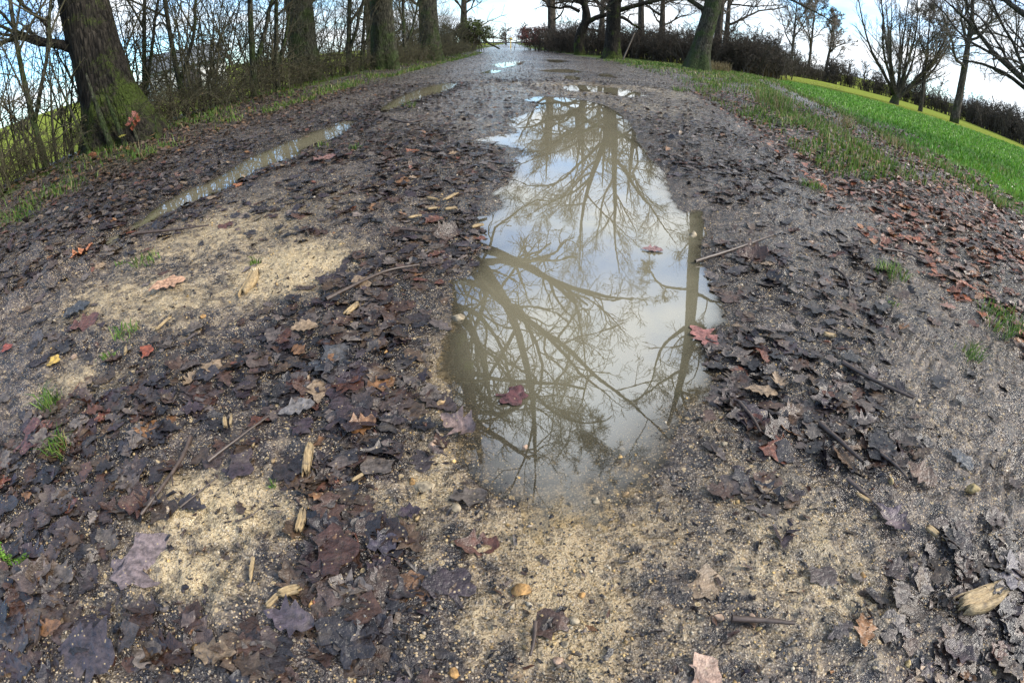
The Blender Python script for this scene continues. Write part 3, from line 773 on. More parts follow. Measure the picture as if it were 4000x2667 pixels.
# trees on the other side
x, y = 6.3, 35.0
tc_ = flare(x, y, 0, .5, [(2, .95), (4, .86), (5.6, .8)], (.01, 0), 1.5)
def stem(px_list, D, r0, r1):
    n = len(px_list)
    return [RF(a, b, D) + (.7 * (r0 + (r1 - r0) * k / (n - 1)),) for k, (a, b) in enumerate(px_list)]
make_tree('forked_oak_tree', 'large mossy tree forking into two stems beside the track, mirrored in the puddle', [(tc_, 'trunk'),
   (stem([(2392, 470), (2372, 540), (2345, 590), (2310, 690), (2285, 760), (2270, 860), (2262, 950), (2255, 1060)], 35.5, .36, .04), 'limb'),
   (stem([(2395, 470), (2405, 540), (2400, 640), (2395, 720), (2410, 770), (2390, 860), (2400, 960), (2420, 1080)], 35.5, .38, .04), 'limb'),
   (stem([(2345, 560), (2290, 620), (2230, 660), (2190, 720), (2080, 730), (1990, 690)], 35, .17, .03), 'limb'),
   (stem([(2402, 620), (2450, 670), (2480, 740), (2540, 800), (2600, 900), (2640, 960)], 35.6, .19, .03), 'limb'),
   (stem([(2310, 690), (2240, 760), (2150, 790), (2060, 850)], 35, .13, .03), 'limb'),
   (stem([(2385, 500), (2470, 560), (2560, 590), (2640, 610)], 35.5, .14, .03), 'limb'),
   (stem([(2370, 430), (2290, 480), (2200, 540), (2120, 600)], 34.6, .14, .03), 'limb'),
   ([(x, y, 3.2, .17), (x + 2, y - .5, 4.0, .13), (x + 4.5, y - .3, 4.8, .09), (x + 7, y, 4.6, .03)], 'limb'),
   ([(x, y, 3.6, .16), (x - 1.2, y - .4, 4.6, .12), (x - 2.4, y - .2, 5.0, .08), (x - 4.2, y, 4.9, .03)], 'limb')],
   21, [dict(n=0, t0=.3, t1=1, lr=.42, ang=40, segs=8, wig=.11, up=.12, rr=.5, sides=6, limb_n=10, limb_t0=.2),
        dict(n=7, t0=.15, t1=1, lr=.52, ang=36, segs=5, wig=.13, up=.10, rr=.6, sides=3),
        dict(n=5, t0=.15, t1=1, lr=.50, ang=34, segs=3, wig=.14, up=.06, rr=.6, sides=3),
        dict(n=3, t0=.2, t1=1, lr=.5, ang=32, segs=2, wig=.14, up=.05, rr=.6, sides=3, lmin=.3)], M_bark_mossy, M_twig, 'trees across the track', min_r=.007)
x, y = 9.6, 28.0
D = 29.6
tr = [(x, y, -.2, .95), (x, y, .08, .82), (x + .05, y, .5, .62), (x + .12, y, 1.2, .52), (x + .35, y, 2.4, .48), (x + .75, y, 4, .45), RF(2722, 760, D) + (.42,), RF(2720, 900, D) + (.40,), RF(2708, 1050, D) + (.38,), RF(2700, 1200, D) + (.35,), RF(2690, 1320, D) + (.30,), RF(2668, 1450, D) + (.26,), RF(2640, 1560, D) + (.2,), RF(2610, 1660, D) + (.1,)]
make_tree('leaning_oak_tree', 'pale-sided leaning tree on leafy ground at the edge of the thicket', [(tr, 'trunk'),
   (stem([(2702, 1130), (2640, 1130), (2570, 1120), (2545, 1050), (2535, 990)], D, .16, .03), 'limb'),
   (stem([(2695, 1250), (2750, 1280), (2800, 1270)], D, .2, .1), 'limb'),
   (stem([(2690, 1270), (2600, 1330), (2560, 1400), (2540, 1520), (2470, 1600)], D, .18, .02), 'limb'),
   (stem([(2665, 1460), (2700, 1340), (2720, 1325)], D, .2, .12), 'limb'),
   (stem([(2650, 1520), (2700, 1560), (2755, 1560)], D, .16, .06), 'limb'),
   ([(x + .6, y, 3.2, .16), (x - 1, y + .4, 4.2, .13), (x - 2.6, y + 1, 4.6, .10), (x - 4.5, y + 1.6, 3.6, .06), (x - 5.3, y + 2, 2.6, .02)], 'limb'),
   ([(x + .8, y, 4.1, .16), (x + 2.4, y + .2, 5.0, .12), (x + 4.6, y + .6, 5.0, .08), (x + 7.6, y, 4.0, .03)], 'limb')],
   22, [dict(n=9, t0=.45, t1=1, lr=.28, ang=60, segs=7, wig=.24, up=.2, rr=.45, sides=6, as_limb=True, limb_n=7, limb_t0=.3),
        dict(n=6, t0=.2, t1=1, lr=.5, ang=46, segs=5, wig=.24, up=.1, rr=.6, sides=3),
        dict(n=5, t0=.15, t1=1, lr=.48, ang=42, segs=3, wig=.22, up=.05, rr=.6, sides=3),
        dict(n=3, t0=.1, t1=1, lr=.5, ang=40, segs=2, wig=.2, up=.05, rr=.6, sides=3, lmin=.25)], M_bark, M_twig, 'trees across the track', min_r=.009)
x, y = 14.2, 37.5
SLIM = make_tree('slender_tree', 'slimmer dark tree just behind the leaning tree', [(flare(x, y, 0, .3, [(2, .97), (4, .9), (8, .7), (12, .4), (15, .1)], (.03, 0), 1.2), 'trunk')],
   23, oak_spec(9, 7, 6, 4, .3, .45), M_bark_dark, M_twig, 'trees across the track')
x, y = 5.25, 43
z0 = .08
make_tree('gnarled_tree', 'gnarled mossy tree with twisted low boughs before the thicket', [
   ([(x, y, -.2, .55), (x - .05, y, .3, .42), (x - .2, y, 1.2, .36), (x + .1, y, 2.2, .34), (x + .5, y, 3.0, .32), (x + .3, y, 4, .28), (x - .1, y, 5.2, .22), (x + .2, y, 7, .14), (x, y, 9, .05)], 'trunk'),
   ([(x + .3, y, 2.6, .22), (x + 1.2, y - .3, 3.3, .20), (x + 2.4, y - .4, 3.5, .17), (x + 3.6, y - .5, 3.0, .12), (x + 4.6, y - .5, 2.2, .05)], 'limb'),
   ([(x + .2, y, 4.2, .2), (x - 1.2, y, 5.0, .17), (x - 2.2, y - .2, 5.1, .14), (x - 3.4, y - .2, 6.0, .09), (x - 4.8, y, 6.2, .03)], 'limb'),
   ([(x + .1, y, 4.8, .18), (x + 1.5, y, 5.8, .15), (x + 2.4, y, 5.7, .12), (x + 3.6, y, 6.6, .08), (x + 5, y, 6.6, .03)], 'limb'),
   ([(x - .15, y, 3.6, .15), (x - 1.0, y - .3, 4.0, .12), (x - 1.8, y - .3, 3.7, .10), (x - 3.0, y - .4, 4.0, .04)], 'limb')],
   24, oak_spec(6, 6, 6, 3, .5, .5, .2, .3), M_bark_mossy, M_twig_dark, 'trees across the track')
x, y = 5.4, 75
make_tree('tall_oak_tree', 'bare tree rising behind the reddish bush at the bend', [(flare(x, y, 0, .42, [(2, .97), (5, .9), (8, .7), (12, .4), (16, .1)], (0, 0), 1.2), 'trunk')],
   25, oak_spec(10, 7, 6, 4, .25, .5), M_bark_dark, M_twig, 'trees at the bend', min_r=.012)
x, y = -6.2, 72
TALL = make_tree('tall_oak_tree', 'broad bare oak rising behind the green bush at the bend', [(flare(x, y, 0, .5, [(2, .97), (4, .9), (6, .75), (10, .5), (14, .1)], (.02, 0), 1.2), 'trunk')],
   26, oak_spec(12, 8, 6, 4, .22, .62), M_bark_dark, M_twig, 'trees at the bend', min_r=.012)
# trees round the field
def at_az(px, D):
    d = ray(px, 400); h = math.hypot(d[0], d[1]); return d[0] / h * D, d[1] / h * D
for k, (px, D, hgt, sd_, lab) in enumerate([(3072, 78, 13, 31, 'forked pale tree, first of the three in the field hedge'), (3142, 84, 14, 32, 'upright pale tree, middle of the three in the field hedge'), (3205, 80, 10, 33, 'low slanting tree, last of the three in the field hedge')]):
    x, y = at_az(px, D)
    ln = (.02, 0) if k < 2 else (.12, 0)
    make_tree('hedge_tree', lab, [(flare(x, y, 0, .24, [(2, .9), (4, .8), (hgt * .5, .6), (hgt, .1)], ln, 1.1), 'trunk')], sd_, oak_spec(13, 8, 7, 4, .25, .42, .45, .18), M_bark_dark, M_twig_pale, 'small trees in the field hedge', min_r=.022)
x, y = 27.5, 33.4
rgF = np.random.default_rng(5)
stF = []
z0 = float(H([x], [y])[0])
for k in range(13):
    a = -1.5 + 3.0 * (k + rgF.random()) / 13; b = rgF.uniform(-.7, .7); hh = rgF.uniform(7.5, 10.5) * (1 - .12 * abs(a))
    stF.append(([(x, y, z0 - .1 + .5, .16), (x + a * .8, y + b * .5, z0 + 1.6, .12), (x + a * 2.2, y + b * 1.6, z0 + hh * .5, .08), (x + a * 3.2, y + b * 2.6, z0 + hh, .02)], 'limb'))
make_tree('field_tree', 'broad many-stemmed bare tree standing alone at the edge of the green field', [([(x - .3, y, z0 - .3, .42), (x - .15, y, z0 + .3, .34), (x, y, z0 + .9, .28), (x, y, z0 + 1.3, .2)], 'trunk')] + stF,
   34, [dict(n=0, t0=.3, t1=1, lr=.3, ang=40, segs=6, wig=.12, up=.5, rr=.6, sides=4, limb_n=9, limb_t0=.15),
        dict(n=6, t0=.15, t1=1, lr=.5, ang=36, segs=4, wig=.14, up=.35, rr=.6, sides=3),
        dict(n=5, t0=.15, t1=1, lr=.5, ang=34, segs=2, wig=.14, up=.3, rr=.6, sides=3)], M_bark_dark, M_twig_pale, 'trees round the field', min_r=.009)
x, y = at_az(3740, 42)
make_tree('field_tree', 'slim forked tree behind the many-stemmed one', [(flare(x, y, 0, .3, [(2, .95), (4.5, .8), (7, .55), (11, .1)], (.05, 0), 1.1), 'trunk')], 35, oak_spec(12, 9, 7, 4, .35, .5, .4, .2), M_bark_dark, M_twig_pale, 'trees round the field', min_r=.014)
x, y = at_az(3600, 44)
make_tree('field_tree', 'small brown-leaved tree between two bare field trees', [(flare(x, y, 0, .16, [(2, .9), (4, .7), (7.5, .1)], (-.03, 0), 1.1), 'trunk')], 36, oak_spec(14, 9, 7, 4, .3, .5, .4, .2), M_bark_dark, M_twig_pale, 'trees round the field', min_r=.014)
# big tree just outside the view whose boughs hang into it
x, y = 15.6, 7.6
D = 16.5
make_tree('overhanging_tree', 'bare boughs hanging in from a tree beyond the picture edge above the field', [(flare(x, y, 0, .45, [(2, .97), (4, .9), (7, .75), (10, .5), (14, .1)], (0, 0), 1.3), 'trunk'),
   ([(x, y, 4.2, .2), P(4050, 400, D) + (.12,), P(3960, 300, D) + (.10,), P(3860, 205, D) + (.085,), P(3770, 110, D) + (.06,), P(3680, 20, D) + (.03,), P(3620, -20, D) + (.01,)], 'limb'),
   ([(x, y, 3.2, .16), P(4080, 420, D + 1) + (.08,), P(3950, 270, D + 1) + (.06,), P(3840, 225, D + 1) + (.05,), P(3740, 210, D + 1) + (.02,)], 'limb'),
   ([(x, y, 5.5, .2), P(4100, 100, D - 1) + (.12,), P(3990, 30, D - 1) + (.09,), P(3900, -60, D - 1) + (.05,)], 'limb')],
   37, oak_spec(7, 7, 6, 4, .3), M_bark_dark, M_twig, 'trees round the field')

# more slim trees standing in the thicket
for q, (x, y, s_, rz, lab) in enumerate([(8.6, 50, .85, 1.2, 'slim tree in the thicket just behind the forked tree'), (11.2, 48, .9, 2.6, 'slim tree in the thicket between the forked and leaning trees'), (4.0, 58, .95, 4.1, 'slim tree in the thicket by the gnarled tree towards the bend'), (17.5, 46, .8, 5.2, 'slim tree in the thicket nearest the field'), (7.6, 60, 1.0, .4, 'tall slim tree far back in the thicket')]):
    o = copy_tree(SLIM); o.location = (x, y, 0); o.scale = (s_ * 1.15, s_ * 1.15, s_); o.rotation_euler = (0, 0, rz); tag(o, lab)

for q, (x, y, s_, rz, lab) in enumerate([(10.5, 66, .8, 1.0, 'wide-crowned tree far behind the forked tree'), (15.5, 57, .75, 2.2, 'wide-crowned tree far behind the leaning tree'), (-9.5, 60, .85, 3.3, 'wide-crowned tree behind the hedge, beyond the fourth hedge tree'), (-11.5, 45, .7, 4.4, 'bare tree behind the hedge between the third and fourth hedge trees'), (21, 53, .7, 5.5, 'wide-crowned tree where the thicket meets the field hedge'), (-13, 33, .6, .6, 'bare tree behind the hedge between the second and third hedge trees')]):
    o = copy_tree(TALL); o.location = (x, y, -.2); o.scale = (s_, s_, s_); o.rotation_euler = (0, 0, rz); tag(o, lab, None, 'trees behind the hedges')
def ordinal(n):
    return '%d%s' % (n, 'th' if 10 <= n % 100 <= 20 else {1: 'st', 2: 'nd', 3: 'rd'}.get(n % 10, 'th'))

# ------------------------------------------------------------------ hedges, shrubs, bushes
def leaf_quads(rg, pts, size, cols):
    """small folded leaf faces (2 tris each) at pts"""
    n = len(pts)
    u = norm(rg.standard_normal((n, 3))); v = norm(np.cross(u, rg.standard_normal((n, 3))))
    s = size * rg.uniform(.6, 1.3, (n, 1))
    V = np.stack([pts - u * s, pts + v * s * .55, pts + u * s, pts - v * s * .55], 1).reshape(-1, 3)
    F = np.arange(n * 4).reshape(n, 4)
    c = np.array(cols)[rg.integers(0, len(cols), n)] * rg.uniform(.6, 1.4, (n, 1))
    C = np.repeat(np.concatenate([c, np.ones((n, 1))], 1), 4, 0)
    return V, F, C
def shrub_proto(seed, nst, h, spread, n2, n3, lean=.25, arch=0., r0=.018, min_r=.0035, n4=0):
    rg = np.random.default_rng(seed)
    K = 9
    t = np.linspace(0, 1, K)[None, :, None]
    b = rg.normal(0, spread * .35, (nst, 2)); d = rg.normal(0, lean, (nst, 2)) * h
    hh = h * rg.uniform(.55, 1.1, nst)
    Pt = np.zeros((nst, K, 3))
    Pt[:, :, :2] = b[:, None] + d[:, None] * t ** 1.3
    Pt[:, :, 2] = hh[:, None] * (t[..., 0] - arch * t[..., 0] ** 2.5)
    Pt += np.cumsum(rg.standard_normal(Pt.shape) * .035 * h / 3, 1) * t
    Pt[:, 0, 2] = -.1
    R = r0 * rg.uniform(.6, 1.5, (nst, 1)) * (1 - .75 * t[0, :, 0][None])
    parts = [tubes(Pt, R, 5)]
    c2, r2 = grow(rg, Pt, R, n2, .12, 1, .34, 52, 5, .26, .12, rr=.65)
    r2 = np.maximum(r2, min_r); parts.append(tubes(c2, r2, 4 if min_r < .006 else 3))
    c3, r3 = grow(rg, c2, r2, n3, .1, 1, .45, 50, 3, .28, .08, rr=.7, lmin=.12)
    r3 = np.maximum(r3, min_r); parts.append(tubes(c3, r3, 3))
    ends = [c3[:, -1], c3[:, 1], c2[:, -1]]
    if n4:
        c4, r4 = grow(rg, c3, r3, n4, .1, 1, .5, 50, 2, .25, .05, rr=.7, lmin=.1)
        parts.append(tubes(c4, np.maximum(r4, min_r), 3)); ends.append(c4[:, -1])
    V, F = join(parts)
    return V, F, np.concatenate(ends)
LEAFG = [(.10, .13, .03), (.08, .10, .02), (.16, .15, .05), (.12, .08, .04)]
LEAFB = [(.10, .065, .04), (.14, .08, .045), (.07, .05, .035)]
def shrub_object(name, proto, twig, leafspec, seed):
    V, F, ends = proto
    root = bpy.data.objects.new(name, None); COL.objects.link(root)
    link('stems', mesh_np('stems', V, F, twig, True), root)
    if leafspec:
        n, size, cols = leafspec
        rg = np.random.default_rng(seed)
        e = ends[rg.integers(0, len(ends), n)] + rg.normal(0, .03, (n, 3))
        LV, LF, LC = leaf_quads(rg, e, size, cols)
        o = link('foliage', mesh_np('foliage', LV, LF, M_foliage, False, {'col': ('FLOAT_COLOR', LC)}), root)
        o['kind'] = 'stuff'
    return root
protoA = [shrub_object('hedge_shrub', shrub_proto(100 + k, 16, 3.5, 1.5, 9, 5, .26, .12, n4=0), M_twig_green, (450, .018, LEAFG), k) for k in range(3)]
protoB = [shrub_object('bramble_thicket', shrub_proto(110 + k, 40, 1.45, 1.9, 9, 6, .45, .35, .012), M_twig_green, (900, .02, LEAFG), k) for k in range(2)]
protoC = [shrub_object('thicket_shrub', shrub_proto(120 + k, 38, 2.9, 2.2, 9, 7, .26, .1, .03, .009), M_twig_dark, (450, .035, LEAFB), k) for k in range(2)]
protoD = [shrub_object('field_hedge_shrub', shrub_proto(130 + k, 42, 3.0, 2.6, 7, 6, .22, .1, .035, .016), M_twig_dark, (500, .05, [(.09, .07, .05), (.07, .06, .042), (.12, .08, .05)]), k) for k in range(2)]
protos_used = set()
def place(proto, x, y, rz, s, label, group, cat='shrub', z=None, sz=None):
    if proto.name not in protos_used:
        o = proto; protos_used.add(proto.name)
    else:
        o = copy_tree(proto)
    o.location = (x, y, float(H([x], [y], False)[0]) - .03 if z is None else z)
    o.rotation_euler = (0, 0, rz); o.scale = (s, s, s * (sz or 1))
    tag(o, label, cat, group)
    return o
rg = np.random.default_rng(77)
def seg_name(y):
    if y < 6.2: return 'before the nearest hedge tree'
    if y < 16: return 'between the first and second hedge trees'
    if y < 20: return 'between the second and third hedge trees'
    if y < 28.4: return 'between the third and fourth hedge trees'
    return 'beyond the fourth hedge tree'
y = 2.2
k = 0
while y < 50:
    base_x = np.interp(y, [0, 5, 10, 17, 21, 28, 50], [-8.0, -7.3, -6.9, -6.6, -5.6, -5.0, -4.6])
    place(protoA[k % 3], base_x - rg.uniform(.0, .9), y + rg.uniform(-.3, .3), rg.uniform(0, 6.28), rg.uniform(.85, 1.15), 'tall bare lichen-green shrub %s, %s up the hedge' % (seg_name(y), ordinal(k + 1)), 'hedge shrubs along the track', sz=rg.uniform(.9, 1.25))
    place(protoB[k % 2], base_x + rg.uniform(.2, .8), y + rg.uniform(.3, .8), rg.uniform(0, 6.28), rg.uniform(.65, .95), 'low arching bramble tangle %s, %s up the hedge' % (seg_name(y), ordinal(k + 1)), 'brambles at the foot of the hedge', 'bramble')
    if y < 22 and k % 3 == 0:
        place(protoA[(k + 1) % 3], base_x - 1.6 - rg.uniform(0, .6), y + rg.uniform(.5, 1.2), rg.uniform(0, 6.28), rg.uniform(.95, 1.3), 'back-row hedge shrub %s, %s up the hedge' % (seg_name(y), ordinal(k + 1)), 'back row of hedge shrubs', sz=rg.uniform(.9, 1.2))
    y += 1.35 + .045 * y; k += 1
# young trees growing up through the hedge
SAP = [(720, 12.5, .06, 'thin upright sapling in the hedge near the white barn'), (1000, 13.5, .075, 'mossy sapling with raised boughs close to the second hedge tree'), (1090, 14.6, .06, 'young tree leaning away beside the second hedge tree'), (1370, 19.5, .085, 'forked sapling between the second and third hedge trees'), (1420, 20.5, .06, 'slender sapling hugging the third hedge tree'), (1590, 25.5, .08, 'mossy pole-like sapling between the third and fourth hedge trees'), (560, 11.5, .05, 'crooked thin sapling behind the nearest hedge tree'), (130, 9.5, .05, 'thin leaning sapling in the hedge at the picture edge')]
for q, (px, D, r, lab) in enumerate(SAP):
    x, y = at_az(px, D)
    ln = (rg.uniform(-.15, .12), rg.uniform(-.1, .1))
    make_tree('hedge_sapling', lab, [(flare(x, y, 0, r, [(1.6, .95), (2.6, .8), (4.2, .6), (6.0, .15)], ln, 1.3), 'trunk'),
        ([(x + ln[0] * .9, y, .9, r * .8), (x + .35, y + .1, 1.7, r * .7), (x + .6, y + .1, 3, r * .5), (x + 1.0, y + .2, 4.6, r * .15)], 'limb')],
        200 + q, [dict(n=9, t0=.3, t1=1, lr=.45, ang=42, segs=6, wig=.18, up=.35, rr=.6, sides=5, limb_n=7, limb_t0=.3), dict(n=7, t0=.15, t1=1, lr=.48, ang=44, segs=4, wig=.22, up=.15, rr=.6, sides=3), dict(n=6, t0=.15, t1=1, lr=.5, ang=44, segs=2, wig=.22, up=.1, rr=.6, sides=3)],
        M_bark, M_twig_green, 'saplings in the hedge', cat='sapling', trunk_sides=9)
# dark thicket across the track
TH = [(6.8, 45), (8.2, 44), (9.6, 43), (10.4, 41.5), (11.2, 39.5), (12.0, 37.8), (12.6, 35.8), (13.6, 34.8), (14.8, 34.2), (16.2, 34.6), (17.6, 35.6), (8.8, 47), (10.5, 45.5), (12, 43), (13.5, 41), (15, 39), (16.8, 38), (18.5, 38), (4.6, 50), (6, 49), (4.2, 56), (5.4, 54), (3.9, 62), (5.5, 60), (7.3, 52), (20, 41), (6.6, 66), (5.2, 70)]
th_rank = {q: r + 1 for r, q in enumerate(sorted(range(len(TH)), key=lambda q: -TH[q][1]))}
for q, (x, y) in enumerate(TH):
    where = 'beneath the forked and leaning trees' if 7 < x and y < 42.5 and q < 11 else ('behind the gnarled tree' if x < 9 and y < 52 else ('towards the bend' if y >= 52 else 'in the back of the thicket'))
    place(protoC[q % 2], x + rg.uniform(-.3, .3), y + rg.uniform(-.3, .3), rg.uniform(0, 6.28), rg.uniform(.9, 1.15), 'dense dark thicket shrub %s, %s nearest the bend' % (where, ordinal(th_rank[q])), 'dark thicket across the track', sz=rg.uniform(.85, 1.15))
# hedge round the field
HP = np.array([(19, 43), (28, 57), (41, 64), (52, 60), (53, 48), (46, 36), (42, 27), (44, 18), (50, 10)], float)
hs = np.concatenate([[0], np.cumsum(np.linalg.norm(np.diff(HP, axis=0), axis=1))])
for q, s in enumerate(np.arange(0, hs[-1], 1.9)):
    x = np.interp(s, hs, HP[:, 0]) + rg.uniform(-.4, .4); y = np.interp(s, hs, HP[:, 1]) + rg.uniform(-.4, .4)
    where = 'left of the three hedge trees' if s < 24 else ('behind the lone many-stemmed tree' if s < 66 else 'at the picture edge')
    place(protoD[q % 2], x, y, rg.uniform(0, 6.28), rg.uniform(.7, 1.1), 'dark field-hedge shrub %s, %s from the thicket' % (where.replace('left of the three', 'by the three'), ordinal(q + 1)), 'field hedge', sz=rg.uniform(.7, 1.25))
# leafy bushes at the bend
def bush(name, label, x, y, rx, ry, h, cols, seed, n=5200, size=.09, twig=None):
    rgb = np.random.default_rng(seed)
    root = link(name, None, None, (x, y, float(H([x], [y])[0])), label=label, cat='bush')
    V, F, e = shrub_proto(seed, 18, h, rx, 7, 4, .3, .15, .03, .012)
    V = V * np.array([1, ry / rx, 1])
    link('stems', mesh_np('stems', V, F, twig or M_twig_dark, True), root)
    # clumped leaves through the crown's volume
    cl = rgb.uniform(-1, 1, (90, 3)); cl = cl[(cl ** 2).sum(1) < 1]
    cl = cl * np.array([rx, ry, h * .5]) + np.array([0, 0, h * .55])
    p = cl[rgb.integers(0, len(cl), n)] + rgb.normal(0, 1, (n, 3)) * np.array([rx, ry, h * .5]) * .14
    p[:, 2] = np.clip(p[:, 2], .05, None)
    LV, LF, LC = leaf_quads(rgb, p, size, cols)
    o = link('foliage', mesh_np('foliage', LV, LF, M_foliage, False, {'col': ('FLOAT_COLOR', LC)}), root); o['kind'] = 'stuff'
bush('evergreen_bush', 'rounded green bush at the bend of the track', -3.7, 55.5, 1.6, 1.6, 3.2, [(.07, .10, .02), (.10, .13, .03), (.05, .06, .02)], 301)
bush('brown_bush', 'dull brown bush beside the green one at the bend', -5.9, 54.5, 1.8, 1.5, 2.8, [(.06, .05, .035), (.08, .065, .04), (.05, .06, .025)], 302)
bush('red_bush', 'reddish bush at the bend beside the yellow marker post', 2.9, 68, 2.4, 2.0, 3.0, [(.24, .055, .045), (.16, .05, .04), (.10, .05, .04)], 303)

# ------------------------------------------------------------------ far end: road, rail, marker post, barn, woods
M_asphalt = simple('asphalt', (.16, .165, .175), .2, 3, .35, .1, .5)
rx = np.linspace(-40, 40, 33)
V = []
for xx in rx:
    for yy in (108, 115):
        V.append((xx, yy, .30))
V = np.array(V); F = np.array([[2 * i, 2 * i + 2, 2 * i + 3, 2 * i + 1] for i in range(32)])
link('road', mesh_np('road', V, F, M_asphalt), kind='structure', label='grey paved road crossing at the far end of the track')
def box(x0, x1, y0, y1, z0, z1):
    v = [(x0, y0, z0), (x1, y0, z0), (x1, y1, z0), (x0, y1, z0), (x0, y0, z1), (x1, y0, z1), (x1, y1, z1), (x0, y1, z1)]
    f = [(0, 3, 2, 1), (4, 5, 6, 7), (0, 1, 5, 4), (1, 2, 6, 5), (2, 3, 7, 6), (3, 0, 4, 7)]
    return np.array(v, float), np.array(f)
M_steel = simple('weathered_steel', (.12, .12, .12), .3, 4, .5, .1, .5)
rail = link('guard_rail', None, None, (0, 118, .2), label='dark steel guard rail beyond the far road', cat='guard rail')
prof = [(-.06, .45), (0, .50), (-.06, .56), (-.06, .62), (0, .68), (-.06, .74), (-.09, .74), (-.05, .68), (-.09, .61), (-.09, .56), (-.05, .5), (-.09, .45)]
V = np.array([(x_, a, b_ + .15) for x_ in (-30, 30) for a, b_ in prof]); n_ = len(prof)
F = np.array([[i, (i + 1) % n_, n_ + (i + 1) % n_, n_ + i] for i in range(n_)])
link('rail', mesh_np('rail', V, F, M_steel), rail)
pm = None
for q in range(-14, 15, 2):
    V, F = join([box(-.05, .05, -.02, .08, -.4, .85), box(-.045, .045, -.045, -.022, .6, .82)])
    pm = pm or mesh_np('post', V, F, M_steel)
    link('post', pm, rail, (q * 2.0, 0, 0))
M_yellow = simple('yellow_paint', (.72, .47, .03), .12, 6, .45, .05, .4)
x, y = -.2, 84
post = link('marker_post', None, None, (x, y, float(H([x], [y])[0])), label='yellow marker post with a small roof cap at the bend', cat='marker post')
a = np.linspace(0, 2 * np.pi, 13)[:-1]
def lathe(profile, seg=14):
    a = np.arange(seg) * 2 * np.pi / seg
    V = np.array([(r * math.cos(q), r * math.sin(q), z) for r, z in profile for q in a])
    F = np.array([[i * seg + j, i * seg + (j + 1) % seg, (i + 1) * seg + (j + 1) % seg, (i + 1) * seg + j] for i in range(len(profile) - 1) for j in range(seg)])
    return V, F
V, F = lathe([(.06, -.3), (.06, 1.48), (.001, 1.485)]); link('pole', mesh_np('pole', V, F, M_yellow, False), post)
V, F = lathe([(.001, 1.46), (.27, 1.462), (.285, 1.50), (.20, 1.60), (.06, 1.70), (.001, 1.71)]); link('roof_cap', mesh_np('roof_cap', V, F, M_yellow, False), post)
# barn in the pasture
M_white = simple('pale_render', (.55, .56, .56), .12, 2, .8, .05, .2)
M_roof = simple('grey_roof_sheet', (.17, .185, .20), .2, 3, .6, .1, .3)
M_darkwood = simple('dark_door', (.05, .045, .045), .2, 5, .7, .1, .2)
x, y = at_az(735, 46)
barn = link('barn', None, None, (x, y, -.45), label='pale barn with a grey roof seen through the hedge', cat='barn')
barn.rotation_euler = (0, 0, .75)
wv, wf = box(-3, 3, -2, 2, 0, 2.5)
gv = np.array([(-3, -2, 2.5), (-3, 2, 2.5), (-3, 0, 3.7), (3, -2, 2.5), (3, 2, 2.5), (3, 0, 3.7)])
link('wall', mesh_np('wall', np.concatenate([wv, gv]), [wf, np.array([(8, 10, 9), (11, 12, 13)])], M_white), barn)
for s in (-1, 1):
    V = np.array([(-3.25, s * 2.3, 2.34), (3.25, s * 2.3, 2.34), (3.25, 0, 3.76), (-3.25, 0, 3.76), (-3.25, s * 2.3, 2.44), (3.25, s * 2.3, 2.44), (3.25, 0, 3.86), (-3.25, 0, 3.86)])
    F = np.array([(0, 1, 2, 3), (4, 7, 6, 5), (0, 4, 5, 1), (1, 5, 6, 2), (3, 2, 6, 7), (0, 3, 7, 4)])
    link('roof', mesh_np('roof', V, F, M_roof), barn)
V, F = box(-.9, .9, -2.05, -2.003, 0, 2.0); link('door', mesh_np('door', V, F, M_darkwood), barn)
V, F = box(1.6, 2.3, -2.04, -2.003, 1.0, 1.7); link('window', mesh_np('window', V, F, M_darkwood), barn)
# leaning stake by the forked tree
x, y = 7.0, 33.2
pl = resample([(x - .45, y, -.1, .045), (x - .1, y, .8, .045), (x + .3, y, 1.9, .04)], 6)
V, F = tubes(pl[None, :, :3] - np.array([x, y, 0]), pl[None, :, 3], 7)
link('leaning_stake', mesh_np('leaning_stake', V, F, M_twig_pale, True), None, (x, y, 0), label='thin pale stake leaning beside the forked tree', cat='stake')
# far woods that read as one mass
def far_woods():
    rgw = np.random.default_rng(400)
    P0, R0 = [], []
    for q in range(230):
        side = rgw.random()
        az_ = math.radians(rgw.uniform(-88, -6) if side < .5 else rgw.uniform(-6, 20) if side < .62 else rgw.uniform(20, 88))
        D_ = rgw.uniform(125, 175) if abs(math.degrees(az_)) > 8 else rgw.uniform(160, 230)
        x_, y_ = math.sin(az_) * D_, math.cos(az_) * D_
        h_ = rgw.uniform(2.0, 3.6) if az_ < -.1 else rgw.uniform(4.0, 8)
        z_ = -.4
        k_ = np.linspace(0, 1, 5)[:, None]
        P0.append(np.array([x_, y_, z_]) + k_ * np.array([rgw.normal(0, .6), rgw.normal(0, .6), h_])); R0.append(.22 * (1 - .8 * k_[:, 0]))
    P0 = np.array(P0); R0 = np.array(R0)
    c1, r1 = grow(rgw, P0, R0, 9, .08, 1, .5, 50, 2, .2, .3, rr=.7); r1 = np.maximum(r1, .07)
    c2, r2 = grow(rgw, c1, r1, 6, .1, 1, .55, 50, 1, .2, .2, rr=.7); r2 = np.maximum(r2, .065)
    V, F = join([tubes(P0, R0, 3), tubes(c1, r1, 3), tubes(c2, r2, 3)])
    link('far_woodland', mesh_np('far_woodland', V, F, M_twig_dark, True), kind='stuff', label='dark bare woodland along the skyline')
far_woods()

